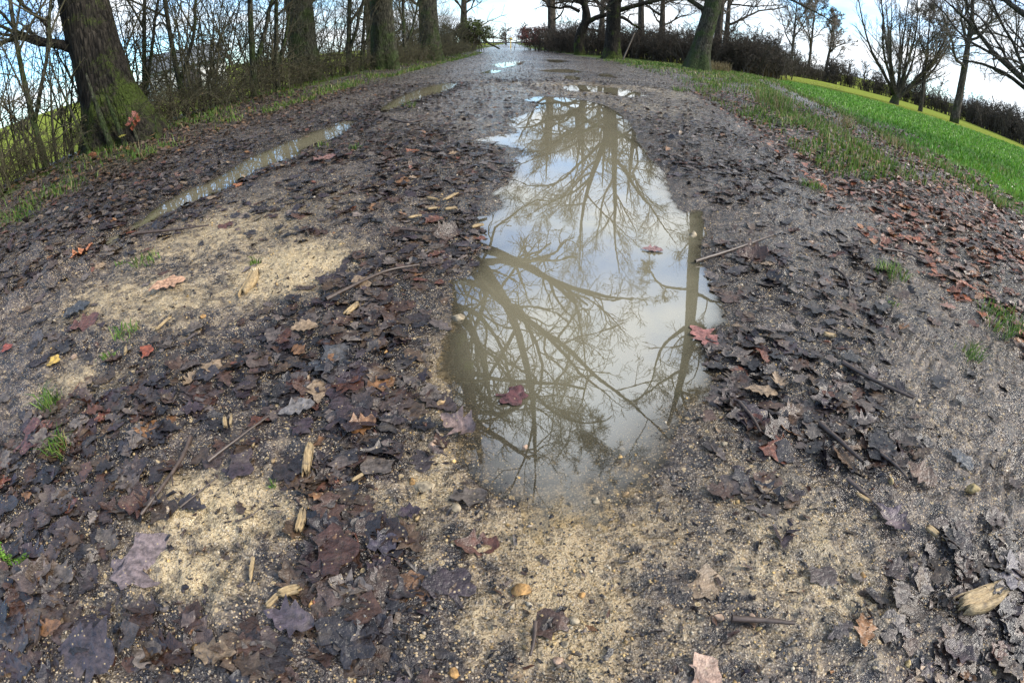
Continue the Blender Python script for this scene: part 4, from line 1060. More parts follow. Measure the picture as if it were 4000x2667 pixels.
# ------------------------------------------------------------------ fallen leaves
def oak_leaf(seed, lobes=4, wid=.30, curl=.12, st=11):
    rg = np.random.default_rng(seed)
    t = np.linspace(0, 1, st)
    env = np.sin(np.pi * np.clip(t, 0, 1) ** 1.25) ** .75
    lob = 1 + .42 * np.cos(2 * np.pi * lobes * t + np.pi)
    w = wid * env * lob * (1 + .15 * rg.standard_normal(st)); w[0] = .012; w[-1] = .05
    w2 = wid * env * (1 + .42 * np.cos(2 * np.pi * lobes * t + np.pi + .6)) * (1 + .15 * rg.standard_normal(st)); w2[0] = .012; w2[-1] = .05
    bend = curl * (rg.uniform(-1, 1) * (t - .5) ** 2 * 2 + .25 * np.sin(6 * t + rg.uniform(0, 6)) * .5)
    side = .06 * np.sin(3 * t + rg.uniform(0, 6))
    cup = rg.uniform(-.2, 1.0) * curl * 2.2
    L_ = np.stack([t - .5, side + w, bend + cup * w + .018 * rg.standard_normal(st)], 1)
    C_ = np.stack([t - .5, side, bend], 1)
    R_ = np.stack([t - .5, side - w2, bend + cup * rg.uniform(.2, 1.2) * w2 + .018 * rg.standard_normal(st)], 1)
    V = np.concatenate([L_, C_, R_])
    i = np.arange(st - 1)
    F = np.concatenate([np.stack([i, i + st, i + st + 1, i + 1], 1), np.stack([i + st, i + 2 * st, i + 2 * st + 1, i + st + 1], 1)])
    F4 = F
    tri = np.concatenate([F4[:, [0, 1, 2]], F4[:, [0, 2, 3]]])
    V[:, 2] -= np.percentile(V[:, 2], 30)
    return V, tri
def star_leaf(seed, pts=5, curl=.1, depth=.5):
    rg = np.random.default_rng(seed)
    n = pts * 4 + 2
    a = np.linspace(-2.6, 2.6, n)
    r = .52 - depth * .32 * (1 - np.abs(np.cos(np.linspace(0, pts * np.pi, n) )) ** .8) + .05 * rg.standard_normal(n)
    r = r * (1 - .25 * (np.abs(a) / 2.6) ** 2)
    out_ = np.stack([r * np.cos(a), r * np.sin(a) * .95, 0 * a], 1)
    mid = out_ * .5
    V = np.concatenate([[[-.12, 0, 0]], mid, out_])
    V[1:, 2] = curl * (np.sin(2 * np.arctan2(V[1:, 1], V[1:, 0]) + rg.uniform(0, 6)) * np.hypot(V[1:, 0], V[1:, 1]) * .9 + .05 * rg.standard_normal(len(V) - 1))
    i = np.arange(1, n)
    tri = np.concatenate([np.stack([0 * i, i, i + 1], 1)[:-1], np.stack([i, i + n, i + n + 1], 1)[:-1], np.stack([i, i + n + 1, i + 1], 1)[:-1]])
    tri = np.concatenate([tri, [[0, n, 1]]]) if False else tri
    V[:, 2] -= np.percentile(V[:, 2], 30)
    return V, tri
def frag_leaf(seed, n=6, curl=.2):
    rg = np.random.default_rng(seed)
    a = np.sort(rg.uniform(0, 2 * np.pi, n)); r = rg.uniform(.22, .5, n)
    V = np.concatenate([[[0, 0, 0]], np.stack([r * np.cos(a), r * np.sin(a) * rg.uniform(.4, .9), curl * .5 * rg.standard_normal(n)], 1)])
    i = np.arange(n)
    return V, np.stack([0 * i, 1 + i, 1 + (i + 1) % n], 1)
PROT = [oak_leaf(1, 4, .30, .08), oak_leaf(2, 4, .27, .12), oak_leaf(3, 5, .33, .07, 13), oak_leaf(4, 3, .36, .15), oak_leaf(5, 4, .3, .25), star_leaf(6, 5, .06), star_leaf(7, 5, .12, .65), star_leaf(8, 4, .10, .45), oak_leaf(9, 4, .22, .38)]
PROTS = PROT + [oak_leaf(50 + k, 2 + k % 4, .2 + .035 * (k % 5), .05 + .05 * (k % 4), 9 + k % 4) for k in range(10)] + [frag_leaf(70 + k, 11, .12) for k in range(4)]
FRAG = [frag_leaf(20 + k) for k in range(6)]
FARP = [oak_leaf(40, 1, .3, .10, 4), oak_leaf(41, 1, .26, .18, 4), oak_leaf(42, 1, .36, .12, 4), oak_leaf(43, 1, .3, .3, 4)]
FARQ = [frag_leaf(90 + k, 5, .25) for k in range(3)]

PAL_DARK = [(.030, .024, .026), (.040, .029, .030), (.055, .038, .036), (.024, .021, .025), (.075, .052, .045), (.045, .030, .036), (.10, .078, .07), (.06, .033, .024), (.033, .028, .032), (.13, .105, .09), (.075, .038, .026), (.09, .055, .033), (.06, .04, .028)]
PAL_EXTRA = [(.15, .055, .035), (.22, .11, .05), (.27, .19, .12), (.19, .15, .13), (.11, .045, .03)]
PAL_RIGHT = [(.06, .035, .03), (.13, .05, .03), (.26, .075, .03), (.22, .07, .03), (.28, .12, .045), (.20, .06, .03), (.16, .09, .055), (.20, .13, .10), (.045, .03, .028), (.24, .095, .04), (.17, .11, .08), (.12, .045, .03), (.24, .17, .13)]
PAL_LEFT = [(.075, .05, .038), (.10, .065, .045), (.05, .035, .03), (.14, .085, .05), (.04, .03, .028), (.17, .12, .085), (.10, .05, .03), (.20, .10, .04)]

def normals(x, y, e=.02):
    zx = (H(x + e, y) - H(x - e, y)) / (2 * e); zy = (H(x, y + e) - H(x, y - e)) / (2 * e)
    return norm(np.stack([-zx, -zy, np.ones_like(zx)], 1))
def frames(rg, n, nrm, tilt):
    up = norm(nrm * .6 + np.array([0, 0, .4]) + rg.standard_normal((n, 3)) * tilt[:, None])
    a = rg.uniform(0, 2 * np.pi, n)
    h = np.stack([np.cos(a), np.sin(a), np.zeros(n)], 1)
    X = norm(h - up * (h * up).sum(1, keepdims=True)); Y = np.cross(up, X)
    return X, Y, up
def scatter(rg, pos, X, Y, Z, s, cols, protos):
    Vs, Fs, Cs, o = [], [], [], 0
    pick = rg.integers(0, len(protos), len(pos))
    flip = rg.choice([-1., 1.], len(pos))
    for k, (PV, PF) in enumerate(protos):
        m = np.where(pick == k)[0]
        if not len(m): continue
        asp = rg.uniform(.8, 1.2, len(m))
        v = pos[m][:, None] + s[m][:, None, None] * (PV[None, :, 0:1] * X[m][:, None] + PV[None, :, 1:2] * Y[m][:, None] * asp[:, None, None] + PV[None, :, 2:3] * Z[m][:, None])
        Vs.append(v.reshape(-1, 3)); nv = len(PV)
        Fs.append((PF[None] + (np.arange(len(m)) * nv)[:, None, None]).reshape(-1, 3) + o); o += nv * len(m)
        c = np.repeat(cols[m], nv, 0); Cs.append(np.concatenate([c, np.ones((len(c), 1))], 1))
    return np.concatenate(Vs), np.concatenate(Fs), np.concatenate(Cs)
def palette(rg, x, y):
    n = len(x)
    c = np.array(PAL_DARK)[rg.integers(0, len(PAL_DARK), n)]
    ex = rg.random(n) < .07
    c[ex] = np.array(PAL_EXTRA)[rg.integers(0, len(PAL_EXTRA), ex.sum())]
    rt = (x > rightx(y) - .25) ; lt = (x < leftx(y) + .6)
    c[rt] = np.array(PAL_RIGHT)[rg.integers(0, len(PAL_RIGHT), rt.sum())]
    c[lt] = np.array(PAL_LEFT)[rg.integers(0, len(PAL_LEFT), lt.sum())]
    c[rt | lt] *= 1.12
    return c * rg.uniform(.55, 1.25, (n, 1))
def leaf_density(x, y):
    dk, gs, sn, cp, md, wt = zones(x, y)
    d = np.clip(dk * 1.7 - .42, .02, 1) * (1 - .75 * np.clip(sn * 1.2 - .3, 0, 1))
    d = np.maximum(d, .025)
    sd = puddle_sd(x, y)
    d = d * np.where(sd < 0, 0.0, np.clip(.5 + sd * 3, 0, 1))
    d = d * np.where(cp > .4, .02, 1) * np.where(x < leftx(y) - 2.5, .25, 1)
    vr = (x > rightx(y)) & (x < cropx(y)); ug = (x - rightx(y)) / np.maximum(cropx(y) - rightx(y), .8)
    d = np.where(vr, np.maximum(d, .95 * (1 - sstep(.6, 1.0, ug))), d)
    d = np.where((x < leftx(y) + .3) & (x > leftx(y) - 1.6), np.maximum(d, .8), d)
    cl = fbm(x * 2.6, y * 2.6, 3, 61)
    return d * np.clip(1 + 2.6 * cl, .15, 1.8)
def sample(rg, n, r0, r1, azmax, dens, power=1.0):
    u = rg.random(n)
    r = (r0 ** (2 - power) + u * (r1 ** (2 - power) - r0 ** (2 - power))) ** (1 / (2 - power)) if power != 2 else r0 * (r1 / r0) ** u
    a = np.radians(rg.uniform(-azmax, azmax, n))
    x, y = np.sin(a) * r, np.cos(a) * r
    k = rg.random(n) < dens(x, y)
    return x[k], y[k]
rg = np.random.default_rng(909)
# whole leaves close by
x, y = sample(rg, 17000, .35, 5.0, 88, leaf_density, .55)
n = len(x)
sz = rg.uniform(.045, .115, n) * np.where(rg.random(n) < .12, 1.25, 1)
dn = leaf_density(x, y)
tilt = .05 + .09 * rg.random(n) * dn + (rg.random(n) < .06) * .28
X, Y, Z = frames(rg, n, normals(x, y), tilt)
z = H(x, y) + .003 + rg.random(n) ** 2 * .013 * np.clip(dn, 0, 1) + tilt * sz * .10
pos = np.stack([x, y, z], 1)
cols = palette(rg, x, y)
app = sz / np.sqrt(x * x + y * y + (CAMH - z) ** 2)
# in the frame of the camera?
def project(x, y, z):
    dz = z - CAMH
    F = y * math.cos(PITCH) - dz * math.sin(PITCH); U = y * math.sin(PITCH) + dz * math.cos(PITCH)
    th = np.arctan2(np.hypot(x, U), F); q = np.hypot(x, U) + 1e-9
    return 2000 + FPX * th * x / q, 1333.5 - FPX * th * U / q
px, py = project(x, y, z)
inside = (px > 30) & (px < 3970) & (py > 0) & (py < 2640)
order = np.argsort(-np.where(inside, app, 0))
IND = order[:270]
rest = np.ones(n, bool); rest[IND] = False
STUFF = [scatter(rg, pos[rest], X[rest], Y[rest], Z[rest], sz[rest], cols[rest], PROTS)]
# fragments close by
x2, y2 = sample(rg, 40000, .3, 5.5, 88, lambda a, b: np.clip(leaf_density(a, b) * 1.1 + .12 * (puddle_sd(a, b) > .03), 0, 1), 1.0)
n2 = len(x2); s2 = rg.uniform(.008, .045, n2)
X2, Y2, Z2 = frames(rg, n2, normals(x2, y2), .15 + .3 * rg.random(n2))
STUFF.append(scatter(rg, np.stack([x2, y2, H(x2, y2) + .002 + rg.random(n2) * .006], 1), X2, Y2, Z2, s2, palette(rg, x2, y2) * .85, FRAG))
# middle distance and far
x3, y3 = sample(rg, 36000, 4.6, 14, 60, lambda a, b: np.clip(leaf_density(a, b) * 1.2 + .20 * (puddle_sd(a, b) > .03) * (a < cropx(b)), 0, 1), .6)
n3 = len(x3); s3 = rg.uniform(.035, .10, n3)
X3, Y3, Z3 = frames(rg, n3, normals(x3, y3), .10 + .16 * rg.random(n3))
STUFF.append(scatter(rg, np.stack([x3, y3, H(x3, y3) + .006 + rg.random(n3) * .03], 1), X3, Y3, Z3, s3, palette(rg, x3, y3), FARP))
x4, y4 = sample(rg, 26000, 14, 60, 34, lambda a, b: np.clip(leaf_density(a, b) * 1.2 + .2 * (puddle_sd(a, b) > .1) * (a < cropx(b)), 0, 1), 1.2)
n4 = len(x4); s4 = rg.uniform(.05, .13, n4)
X4, Y4, Z4 = frames(rg, n4, normals(x4, y4), .12 + .2 * rg.random(n4))
STUFF.append(scatter(rg, np.stack([x4, y4, H(x4, y4) + .008 + rg.random(n4) * .03], 1), X4, Y4, Z4, s4, palette(rg, x4, y4), FARQ))
x5, y5 = sample(rg, 40000, 4.8, 17, 50, lambda a, b: np.clip(leaf_density(a, b) * .8 + .38 * (puddle_sd(a, b) > .03) * (a < cropx(b) - .5), 0, 1), 1.0)
n5 = len(x5); s5 = rg.uniform(.012, .055, n5)
X5, Y5, Z5 = frames(rg, n5, normals(x5, y5), .15 + .25 * rg.random(n5))
STUFF.append(scatter(rg, np.stack([x5, y5, H(x5, y5) + .004 + rg.random(n5) * .01], 1), X5, Y5, Z5, s5, palette(rg, x5, y5) * .9, FRAG))
Vs, Fs, Cs, o_ = [], [], [], 0
for V, F, C in STUFF:
    Vs.append(V); Fs.append(F + o_); Cs.append(C); o_ += len(V)
link('leaf_litter', mesh_np('leaf_litter', np.concatenate(Vs), np.concatenate(Fs), M_leaf, True, {'col': ('FLOAT_COLOR', np.concatenate(Cs))}), kind='stuff', label='wet brown and black leaf litter trodden over the track and verges')

leaf_mesh = [mesh_np('fallen_leaf', V, F, M_leaf1, True) for V, F in PROT]
def colour_word(c):
    r, g, b_ = c; l = (r + g + b_) / 3
    if r > 2.3 * g and r > .08: return 'red-brown'
    if l < .032: return 'black'
    if l < .055: return 'dark purple-brown'
    if r > 1.55 * b_ and l < .13: return 'brown'
    if l < .13: return 'grey-brown'
    return 'pale'
def put_leaf(mi, p, Xv, Yv, Zv, s, col, label, group=None, asp=1.0):
    o = link('fallen_leaf', leaf_mesh[mi], label=label, cat='leaf', group=group)
    m = Matrix(((Xv[0], Yv[0], Zv[0]), (Xv[1], Yv[1], Zv[1]), (Xv[2], Yv[2], Zv[2]))).to_4x4()
    o.matrix_world = Matrix.Translation(Vector(p)) @ m @ Matrix.Diagonal((s, s * asp, s, 1))
    o.color = (*col, 1)
    return o
LAND = [((2040, 2320), 'the orange wedge-shaped stone'), ((1210, 1820), 'the upright splinter of pale wood'), ((670, 1150), 'the tan oak leaf'), ((215, 1450), 'the round yellow leaf'), ((985, 1140), 'the wood chip on yellow sand'), ((1290, 2190), 'the broad dark brown leaf'), ((3820, 2370), 'the pale weathered wood piece'), ((3770, 1945), 'the squarish yellow stone'), ((3420, 1540), 'the long stick on churned mud'), ((2740, 1310), 'the red leaf floating in the puddle'), ((1820, 1680), 'the curled leaf at the water edge'), ((1480, 1110), 'the bent brown stick'), ((215, 1690), 'the green grass tuft on mud'), ((2960, 2455), 'the short stick near the bottom edge'), ((3480, 2050), 'the violet curled leaf'), ((1005, 2230), 'the straight pale straw'), ((3900, 1290), 'the grass tuft on the verge'), ((3300, 1140), 'the crooked twig on mud'), ((850, 1770), 'the thin red-brown twig'), ((1620, 1890), 'the narrow orange stone'), ((2770, 2640), 'the pinkish tan leaf at the bottom edge'), ((790, 2555), 'the knobbly orange stone'), ((570, 1400), 'the red star-shaped leaf'), ((530, 2200), 'the mauve leaf on sand'), ((60, 2200), 'the moss strand')]
def side_word(q, ref):
    dx, dy = q[0] - ref[0], q[1] - ref[1]
    h_ = 'right' if dx > 0 else 'left'; v_ = 'below' if dy > 0 else 'above'
    if abs(dx) > abs(dy) * 2.2: return h_ + ' of'
    if abs(dy) > abs(dx) * 2.2: return v_
    return v_ + '-' + h_ + ' of'
groups = {}
for k in IND:
    q = (px[k], py[k])
    name = min(LAND, key=lambda L_: math.hypot(L_[0][0] - q[0], L_[0][1] - q[1]))
    dist = math.hypot(name[0][0] - q[0], name[0][1] - q[1])
    lab = '%s wet leaf %s%s %s' % (colour_word(cols[k]), 'just ' if dist < 110 else ('close ' if dist < 200 else ('' if dist < 300 else ('well ' if dist < 450 else 'far '))), side_word(q, name[0]), name[1])
    mi = int(rg.integers(0, len(PROT)))
    shape = 'lobed' if mi < 5 or mi == 8 else 'star-shaped'
    lab = lab.replace('wet leaf', ('wet curled ' if mi in (4, 8) else ('large wet ' if sz[k] > .11 else 'wet ')) + shape + ' leaf')
    put_leaf(mi, pos[k], X[k], Y[k], Z[k], sz[k], cols[k], lab, 'wet leaves lying on the track')

_by = {}
for o in list(COL.objects):
    if o.name.startswith('fallen_leaf'): _by.setdefault(o['label'], []).append(o)
for lab, os_ in _by.items():
    if len(os_) > 1 and len(lab.split()) <= 13:
        os_.sort(key=lambda o: math.atan2(o.matrix_world.translation.x, o.matrix_world.translation.y))
        words_ = ['left one', 'right one'] if len(os_) == 2 else ['leftmost'] + ['middle one'] * (len(os_) - 2) + ['rightmost']
        for o, w_ in zip(os_, words_): o['label'] = lab + ', the ' + w_

def ground_frame(x, y, heading, tilt=0.0, roll=0.0):
    nz = normals(np.array([x]), np.array([y]))[0]
    nz = norm(nz * .5 + np.array([0, 0, .5]))
    h = np.array([math.cos(heading), math.sin(heading), 0])
    X_ = norm(h - nz * h.dot(nz)); Y_ = np.cross(nz, X_)
    R_ = Matrix.Rotation(roll, 3, Vector(X_)) @ Matrix.Rotation(tilt, 3, Vector(Y_))
    X_, Y_, nz = (np.array(R_ @ Vector(v)) for v in (X_, Y_, nz))
    return X_, Y_, nz
def px_len(q0, q1):
    a = G(*q0); b = G(*q1); return math.hypot(a[0] - b[0], a[1] - b[1]), math.atan2(b[1] - a[1], b[0] - a[0])
# leaves one can point at: two ends in the photograph, shape, colour, label, width, height over water/ground, roll
SPECIAL = [
 ((2700,1270),(2780,1360),0,(.30,.12,.10),'red-brown lobed leaf floating at the edge of the long puddle',.9,'w',0),
 ((1940,1520),(2050,1570),5,(.10,.035,.035),'dark red star-shaped leaf sunk in the long puddle',1,'w',0),
 ((2505,975),(2590,985),0,(.26,.14,.13),'small reddish leaf afloat in the middle of the puddle',1,'w',.2),
 ((1735,1640),(1850,1720),8,(.22,.15,.13),'curled pinkish leaf standing at the water edge of the puddle',1.2,'g',.5),
 ((585,1180),(735,1125),2,(.50,.29,.18),'tan oak leaf with wavy edges on yellow sand',.75,'g',.1),
 ((275,1075),(385,1015),8,(.42,.16,.07),'narrow curled orange leaf on grey mud',.8,'g',.3),
 ((188,1450),(245,1445),7,(.55,.36,.08),'round yellow leaf lying alone on mud',1,'g',0),
 ((540,1420),(610,1380),6,(.26,.07,.035),'red star-shaped leaf among dark leaves and grass',1.1,'g',.1),
 ((260,1290),(370,1230),2,(.050,.054,.062),'slate-blue lobed leaf on pale mud',.9,'g',.1),
 ((290,1325),(405,1275),3,(.12,.05,.04),'red-brown flat leaf just below the slate-blue one',1.1,'g',0),
 ((1180,1420),(1400,1440),7,(.065,.068,.078),'broad slate-grey leaf in a heap of dark leaves',1.1,'g',.05),
 ((1230,1660),(1470,1600),5,(.055,.038,.042),'very large purple-brown leaf above the upright splinter',1.1,'g',-.05),
 ((1170,2200),(1400,2180),7,(.065,.032,.026),'broad dark brown leaf speckled with sand',1.25,'g',.03),
 ((1085,1620),(1235,1600),0,(.19,.17,.16),'pale grey lobed leaf on dark litter',.8,'g',.1),
 ((1560,625),(1640,612),6,(.36,.13,.06),'bright orange leaf near the head of the long puddle',1.2,'g',.1),
 ((905,765),(960,745),6,(.42,.16,.06),'small orange leaf beside the water-filled rut',1.1,'g',.1),
 ((1230,665),(1310,640),3,(.24,.13,.11),'pinkish curled leaf on the strip between the ruts',1.1,'g',.2),
 ((2640,2660),(2810,2625),6,(.42,.27,.20),'pinkish tan leaf at the bottom edge below the gravel',1.2,'g',.1),
 ((3410,2000),(3510,2120),8,(.12,.085,.095),'violet curled leaf beside a broken twig',1.3,'g',.2),
 ((3840,2230),(3990,2290),6,(.12,.105,.12),'large grey-violet leaf at the side by the weathered wood',1.2,'g',.05),
 ((3690,1770),(3790,1850),2,(.055,.06,.072),'slate lobed leaf lying alone near the tyre print',1,'g',.05),
 ((3520,1830),(3640,1920),0,(.13,.075,.05),'brown oak leaf with an orange tip on mud',.9,'g',.1),
 ((440,2130),(620,2260),7,(.19,.145,.145),'mauve crumpled leaf half buried in sand',1.1,'g',.03),
 ((250,2560),(470,2600),2,(.055,.042,.048),'big dark violet oak leaf in the bottom corner',1.3,'g',.05),
 ((1040,2420),(1240,2440),1,(.085,.065,.08),'violet oak leaf with a long stalk near the bottom edge',1.1,'g',.05),
 ((10,1420),(70,1395),6,(.28,.07,.05),'small red leaf at the picture edge on mud',1.1,'g',0),
 ((60,1760),(200,1720),5,(.12,.05,.045),'purplish red star-shaped leaf beside the tall tuft',1.2,'g',.1),
 ((1650,2010),(1560,2030),3,(.05,.033,.045),'small purple leaf lying on pale gravel',1,'g',0),
 ((1440,2160),(1560,2120),3,(.055,.045,.06),'violet-black leaf at the edge of the gravel apron',1,'g',.1),
 ((1690,960),(1790,930),4,(.05,.028,.02),'upright curled brown leaf at the puddle side',1.2,'g',.7),
 ((2870,1010),(2990,1040),4,(.07,.032,.02),'arched rusty leaf on the mud bank right of the puddle',1.3,'g',.6),
 ((3840,880),(3900,910),6,(.40,.20,.13),'pale orange leaf resting on verge grass',1.1,'g',.1),
 ((3660,1210),(3720,1240),0,(.34,.17,.12),'pinkish orange leaf on mud at the foot of the verge',1,'g',.1),
]
for q0, q1, mi, col, lab, asp, md, roll in SPECIAL:
    L_, hd = px_len(q0, q1)
    c = G((q0[0] + q1[0]) / 2, (q0[1] + q1[1]) / 2)
    z_ = float(H([c[0]], [c[1]])[0]) + .012
    X_, Y_, Z_ = ground_frame(c[0], c[1], hd, 0, roll)
    if md == 'w':
        z_ = .004; X_, Y_, Z_ = np.array([math.cos(hd), math.sin(hd), 0]), np.array([-math.sin(hd), math.cos(hd), 0]), np.array([0, 0, 1.])
        z_ = max(z_, float(H([c[0]], [c[1]])[0]) + .006)
    put_leaf(mi, (c[0], c[1], z_ + abs(roll) * L_ * .2), X_, Y_, Z_, L_, col, lab, None, asp)

# ------------------------------------------------------------------ sticks, splinters, stones
def ground_path(pxs, lift, rad, taper=.5):
    pts = [G(*q) for q in pxs]
    pl = [(a, b_, 0, rad) for a, b_ in pts]
    s = resample(pl, max(8, 3 * len(pl)))
    s[:, 2] = H(s[:, 0], s[:, 1], False) + lift
    # a stick is stiff: smooth its height
    for _ in range(12): s[1:-1, 2] = np.maximum(.25 * s[:-2, 2] + .5 * s[1:-1, 2] + .25 * s[2:, 2], s[1:-1, 2] * .2 + .8 * (.5 * s[:-2, 2] + .5 * s[2:, 2]))
    s[:, 3] = rad * (1 - taper * np.linspace(0, 1, len(s)))
    return s
STICKS = [
 ([(1285,1228),(1420,1150),(1520,1092),(1640,1062)], .0075, 'bent brown stick lying on dark leaves left of the puddle'),
 ([(545,980),(700,945),(825,925)], .0085, 'straight dark stick on pale mud near the wheel rut'),
 ([(826,1832),(930,1755),(1060,1650)], .005, 'thin red-brown twig pointing away among dark leaves'),
 ([(758,1737),(735,1800),(690,1880),(640,1960),(573,2045)], .007, 'jointed dark stick lying beside the sand patch'),
 ([(720,2010),(800,1950),(860,1895)], .003, 'slim red twig on the sandy patch'),
 ([(3274,1459),(3400,1530),(3548,1600)], .008, 'long straight stick on churned dark mud'),
 ([(3185,1690),(3270,1770),(3345,1850)], .0075, 'forked dark stick in leaf mould right of the puddle'),
 ([(3280,1920),(3350,1975),(3420,2030)], .006, 'broken twig meeting the violet curled leaf'),
 ([(2840,2445),(2950,2452),(3078,2465)], .007, 'short horizontal stick near the bottom edge'),
 ([(2715,1030),(2870,1000),(3015,955)], .008, 'dark stick reaching from the bank into the puddle'),
 ([(3235,1075),(3290,1115),(3312,1160),(3305,1195)], .0075, 'crooked twig on mud between puddle and verge'),
 ([(1525,487),(1597,509),(1665,485)], .013, 'bowed twig on the strip between rut and puddle'),
 ([(1565,935),(1690,935)], .007, 'dark stick half sunk in leaves left of the puddle'),
 ([(3435,1015),(3530,1030),(3590,1060)], .008, 'twig at the foot of the grassy verge'),
 ([(3420,1820),(3480,1870),(3520,1915)], .005, 'short twig beside the orange-tipped oak leaf'),
 ([(2880,1600),(2930,1660),(2960,1720)], .006, 'dark twig near the right bank of the puddle'),
 ([(930,2060),(990,2040),(1030,2000)], .0025, 'hair-thin twig on sand beside the straw'),
 ([(2090,2450),(2085,2520),(2070,2580)], .0045, 'small upright dark twig in wet gravel'),
 ([(330,720),(370,760),(380,800)], .009, 'dark red twig sticking out of leaves by the rut'),
]
for pxs, r, lab in STICKS:
    s = ground_path(pxs, r * 1.2 + .014, r * 1.15, .45)
    b0 = s[0, :3].copy()
    V, F = tubes((s[:, :3] - b0)[None], s[:, 3][None], 7, ridge=.12, seed=int(pxs[0][0]))
    root = link('stick', None, None, b0, label=lab, cat='stick')
    shaft_ = link('shaft', mesh_np('shaft', V, F, M_stick, True), root)
    # a side spur
    k = len(s) // 2
    d = s[k + 1, :3] - s[k, :3]; d = d / (np.linalg.norm(d) + 1e-9); pr = np.array([-d[1], d[0], .15]); Ls = np.linalg.norm(s[-1, :3] - s[0, :3]) * .16
    sp = np.array([s[k, :3], s[k, :3] + (d * .7 + pr * .6) * Ls * .5, s[k, :3] + (d * .9 + pr * .7) * Ls]) - b0
    V, F = tubes(sp[None], np.array([[r * .6, r * .45, r * .25]]), 5)
    link('side_twig', mesh_np('side_twig', V, F, M_stick, True), shaft_)

def splinter(name, q0, q1, wpx, lab, cat, seed, mat=None, n=3):
    """a bundle of split fibres, one piece of wood"""
    L_, hd = px_len(q0, q1); W_ = px_len(q0, (q0[0] + wpx, q0[1]))[0]
    rgs = np.random.default_rng(seed)
    c = G((q0[0] + q1[0]) / 2, (q0[1] + q1[1]) / 2)
    z_ = float(H([c[0]], [c[1]])[0])
    nc, nr_ = 3 + 2 * n, 7
    th = W_ * .32
    ys = np.linspace(-.5, .5, nc) * W_
    top = np.zeros((nr_, nc, 3)); bot = np.zeros((nr_, nc, 3))
    e0 = rgs.uniform(0, .20, nc); e1 = rgs.uniform(0, .26, nc)
    ridge_ = rgs.uniform(.45, 1.1, nc); ridge_[0] *= .5; ridge_[-1] *= .5
    side_ = W_ * .12 * np.sin(np.linspace(0, 3, nr_) + rgs.uniform(0, 6))
    for i in range(nr_):
        t_ = i / (nr_ - 1)
        xx = -L_ / 2 * (1 - 2 * e0) * (1 - t_) + L_ / 2 * (1 - 2 * e1) * t_
        nw = 1 - .25 * abs(2 * t_ - 1) ** 3
        top[i, :, 0] = xx; top[i, :, 1] = ys * nw + side_[i]; top[i, :, 2] = th * ridge_ * rgs.uniform(.85, 1.1, nc)
        bot[i, :, 0] = xx; bot[i, :, 1] = ys * nw + side_[i]; bot[i, :, 2] = -th * .6
    V = np.concatenate([top.reshape(-1, 3), bot.reshape(-1, 3)]); N_ = nr_ * nc
    F = []
    for i in range(nr_ - 1):
        for j in range(nc - 1):
            q = i * nc + j
            F.append((q, q + nc, q + nc + 1, q + 1)); F.append((N_ + q, N_ + q + 1, N_ + q + nc + 1, N_ + q + nc))
        for j in (0, nc - 1):
            q = i * nc + j; F.append((q, N_ + q, N_ + q + nc, q + nc))
    for j in range(nc - 1):
        for i in (0, nr_ - 1):
            q = i * nc + j; F.append((q, q + 1, N_ + q + 1, N_ + q))
    F = np.array(F)
    o = link(name, mesh_np(name, V, F, mat or M_wood), None, (c[0], c[1], z_ + .016), label=lab, cat=cat)
    o.rotation_euler = (0, 0, hd)
CHIPS = [((1215,1745),(1208,1895),34,'upright splinter of pale split wood on dark leaves',3), ((960,1190),(1008,1085),42,'flat orange-tan wood chip on yellow sand',2), ((1355,1270),(1410,1215),22,'small pale wood chip among dark leaves',2), ((1170,2100),(1195,2000),34,'split wood piece standing beside the broad dark leaf',3), ((990,2300),(1015,2175),16,'straight pale straw lying on sand',1), ((1100,2345),(1200,2325),40,'pale block of split wood below the broad dark leaf',3), ((615,1330),(690,1265),12,'pale straw beside the red star-shaped leaf',1), ((3710,2405),(3890,2330),80,'big pale weathered wood piece near the edge of the picture',5), ((3310,1975),(3375,2010),14,'yellowish splinter along the broken twig',2), ((3595,2085),(3640,2130),24,'rust-brown wood chip on grey gravel',2), ((1665,800),(1720,810),16,'pale chip, first of those left of the puddle mouth',2), ((1735,815),(1790,785),16,'pale chip lying aslant left of the puddle mouth',2), ((1735,840),(1790,835),16,'pale chip at the very edge of the puddle mouth',2), ((1670,850),(1720,845),14,'pale chip lowest of those left of the puddle mouth',2), ((1595,895),(1650,880),14,'pale chip among leaves above the dark stick',2), ((1840,900),(1890,885),18,'wet wood chip at the tip of the puddle bay',2), ((880,1640),(890,1690),16,'small double chip near the jointed stick',2), ((910,1630),(905,1680),10,'thin chip beside the double one',1), ((3205,1330),(3260,1345),18,'pale split chip on churned mud right of the puddle',2), ((1380,1900),(1440,1860),14,'pale straw chip below the upright splinter',1), ((1050,2390),(1110,2340),24,'frayed chip beside the pale block of wood',3), ((505,1385),(500,1420),10,'short straw under the grass beside the red leaf',1), ((190,2470),(180,2560),16,'dark split sliver in the bottom corner leaves',2)]
for k, (a, b_, wd, lab, nn) in enumerate(CHIPS):
    splinter('wood_chip', a, b_, wd, lab, 'wood chip', 500 + k, M_stick if 'dark split' in lab else None, nn)

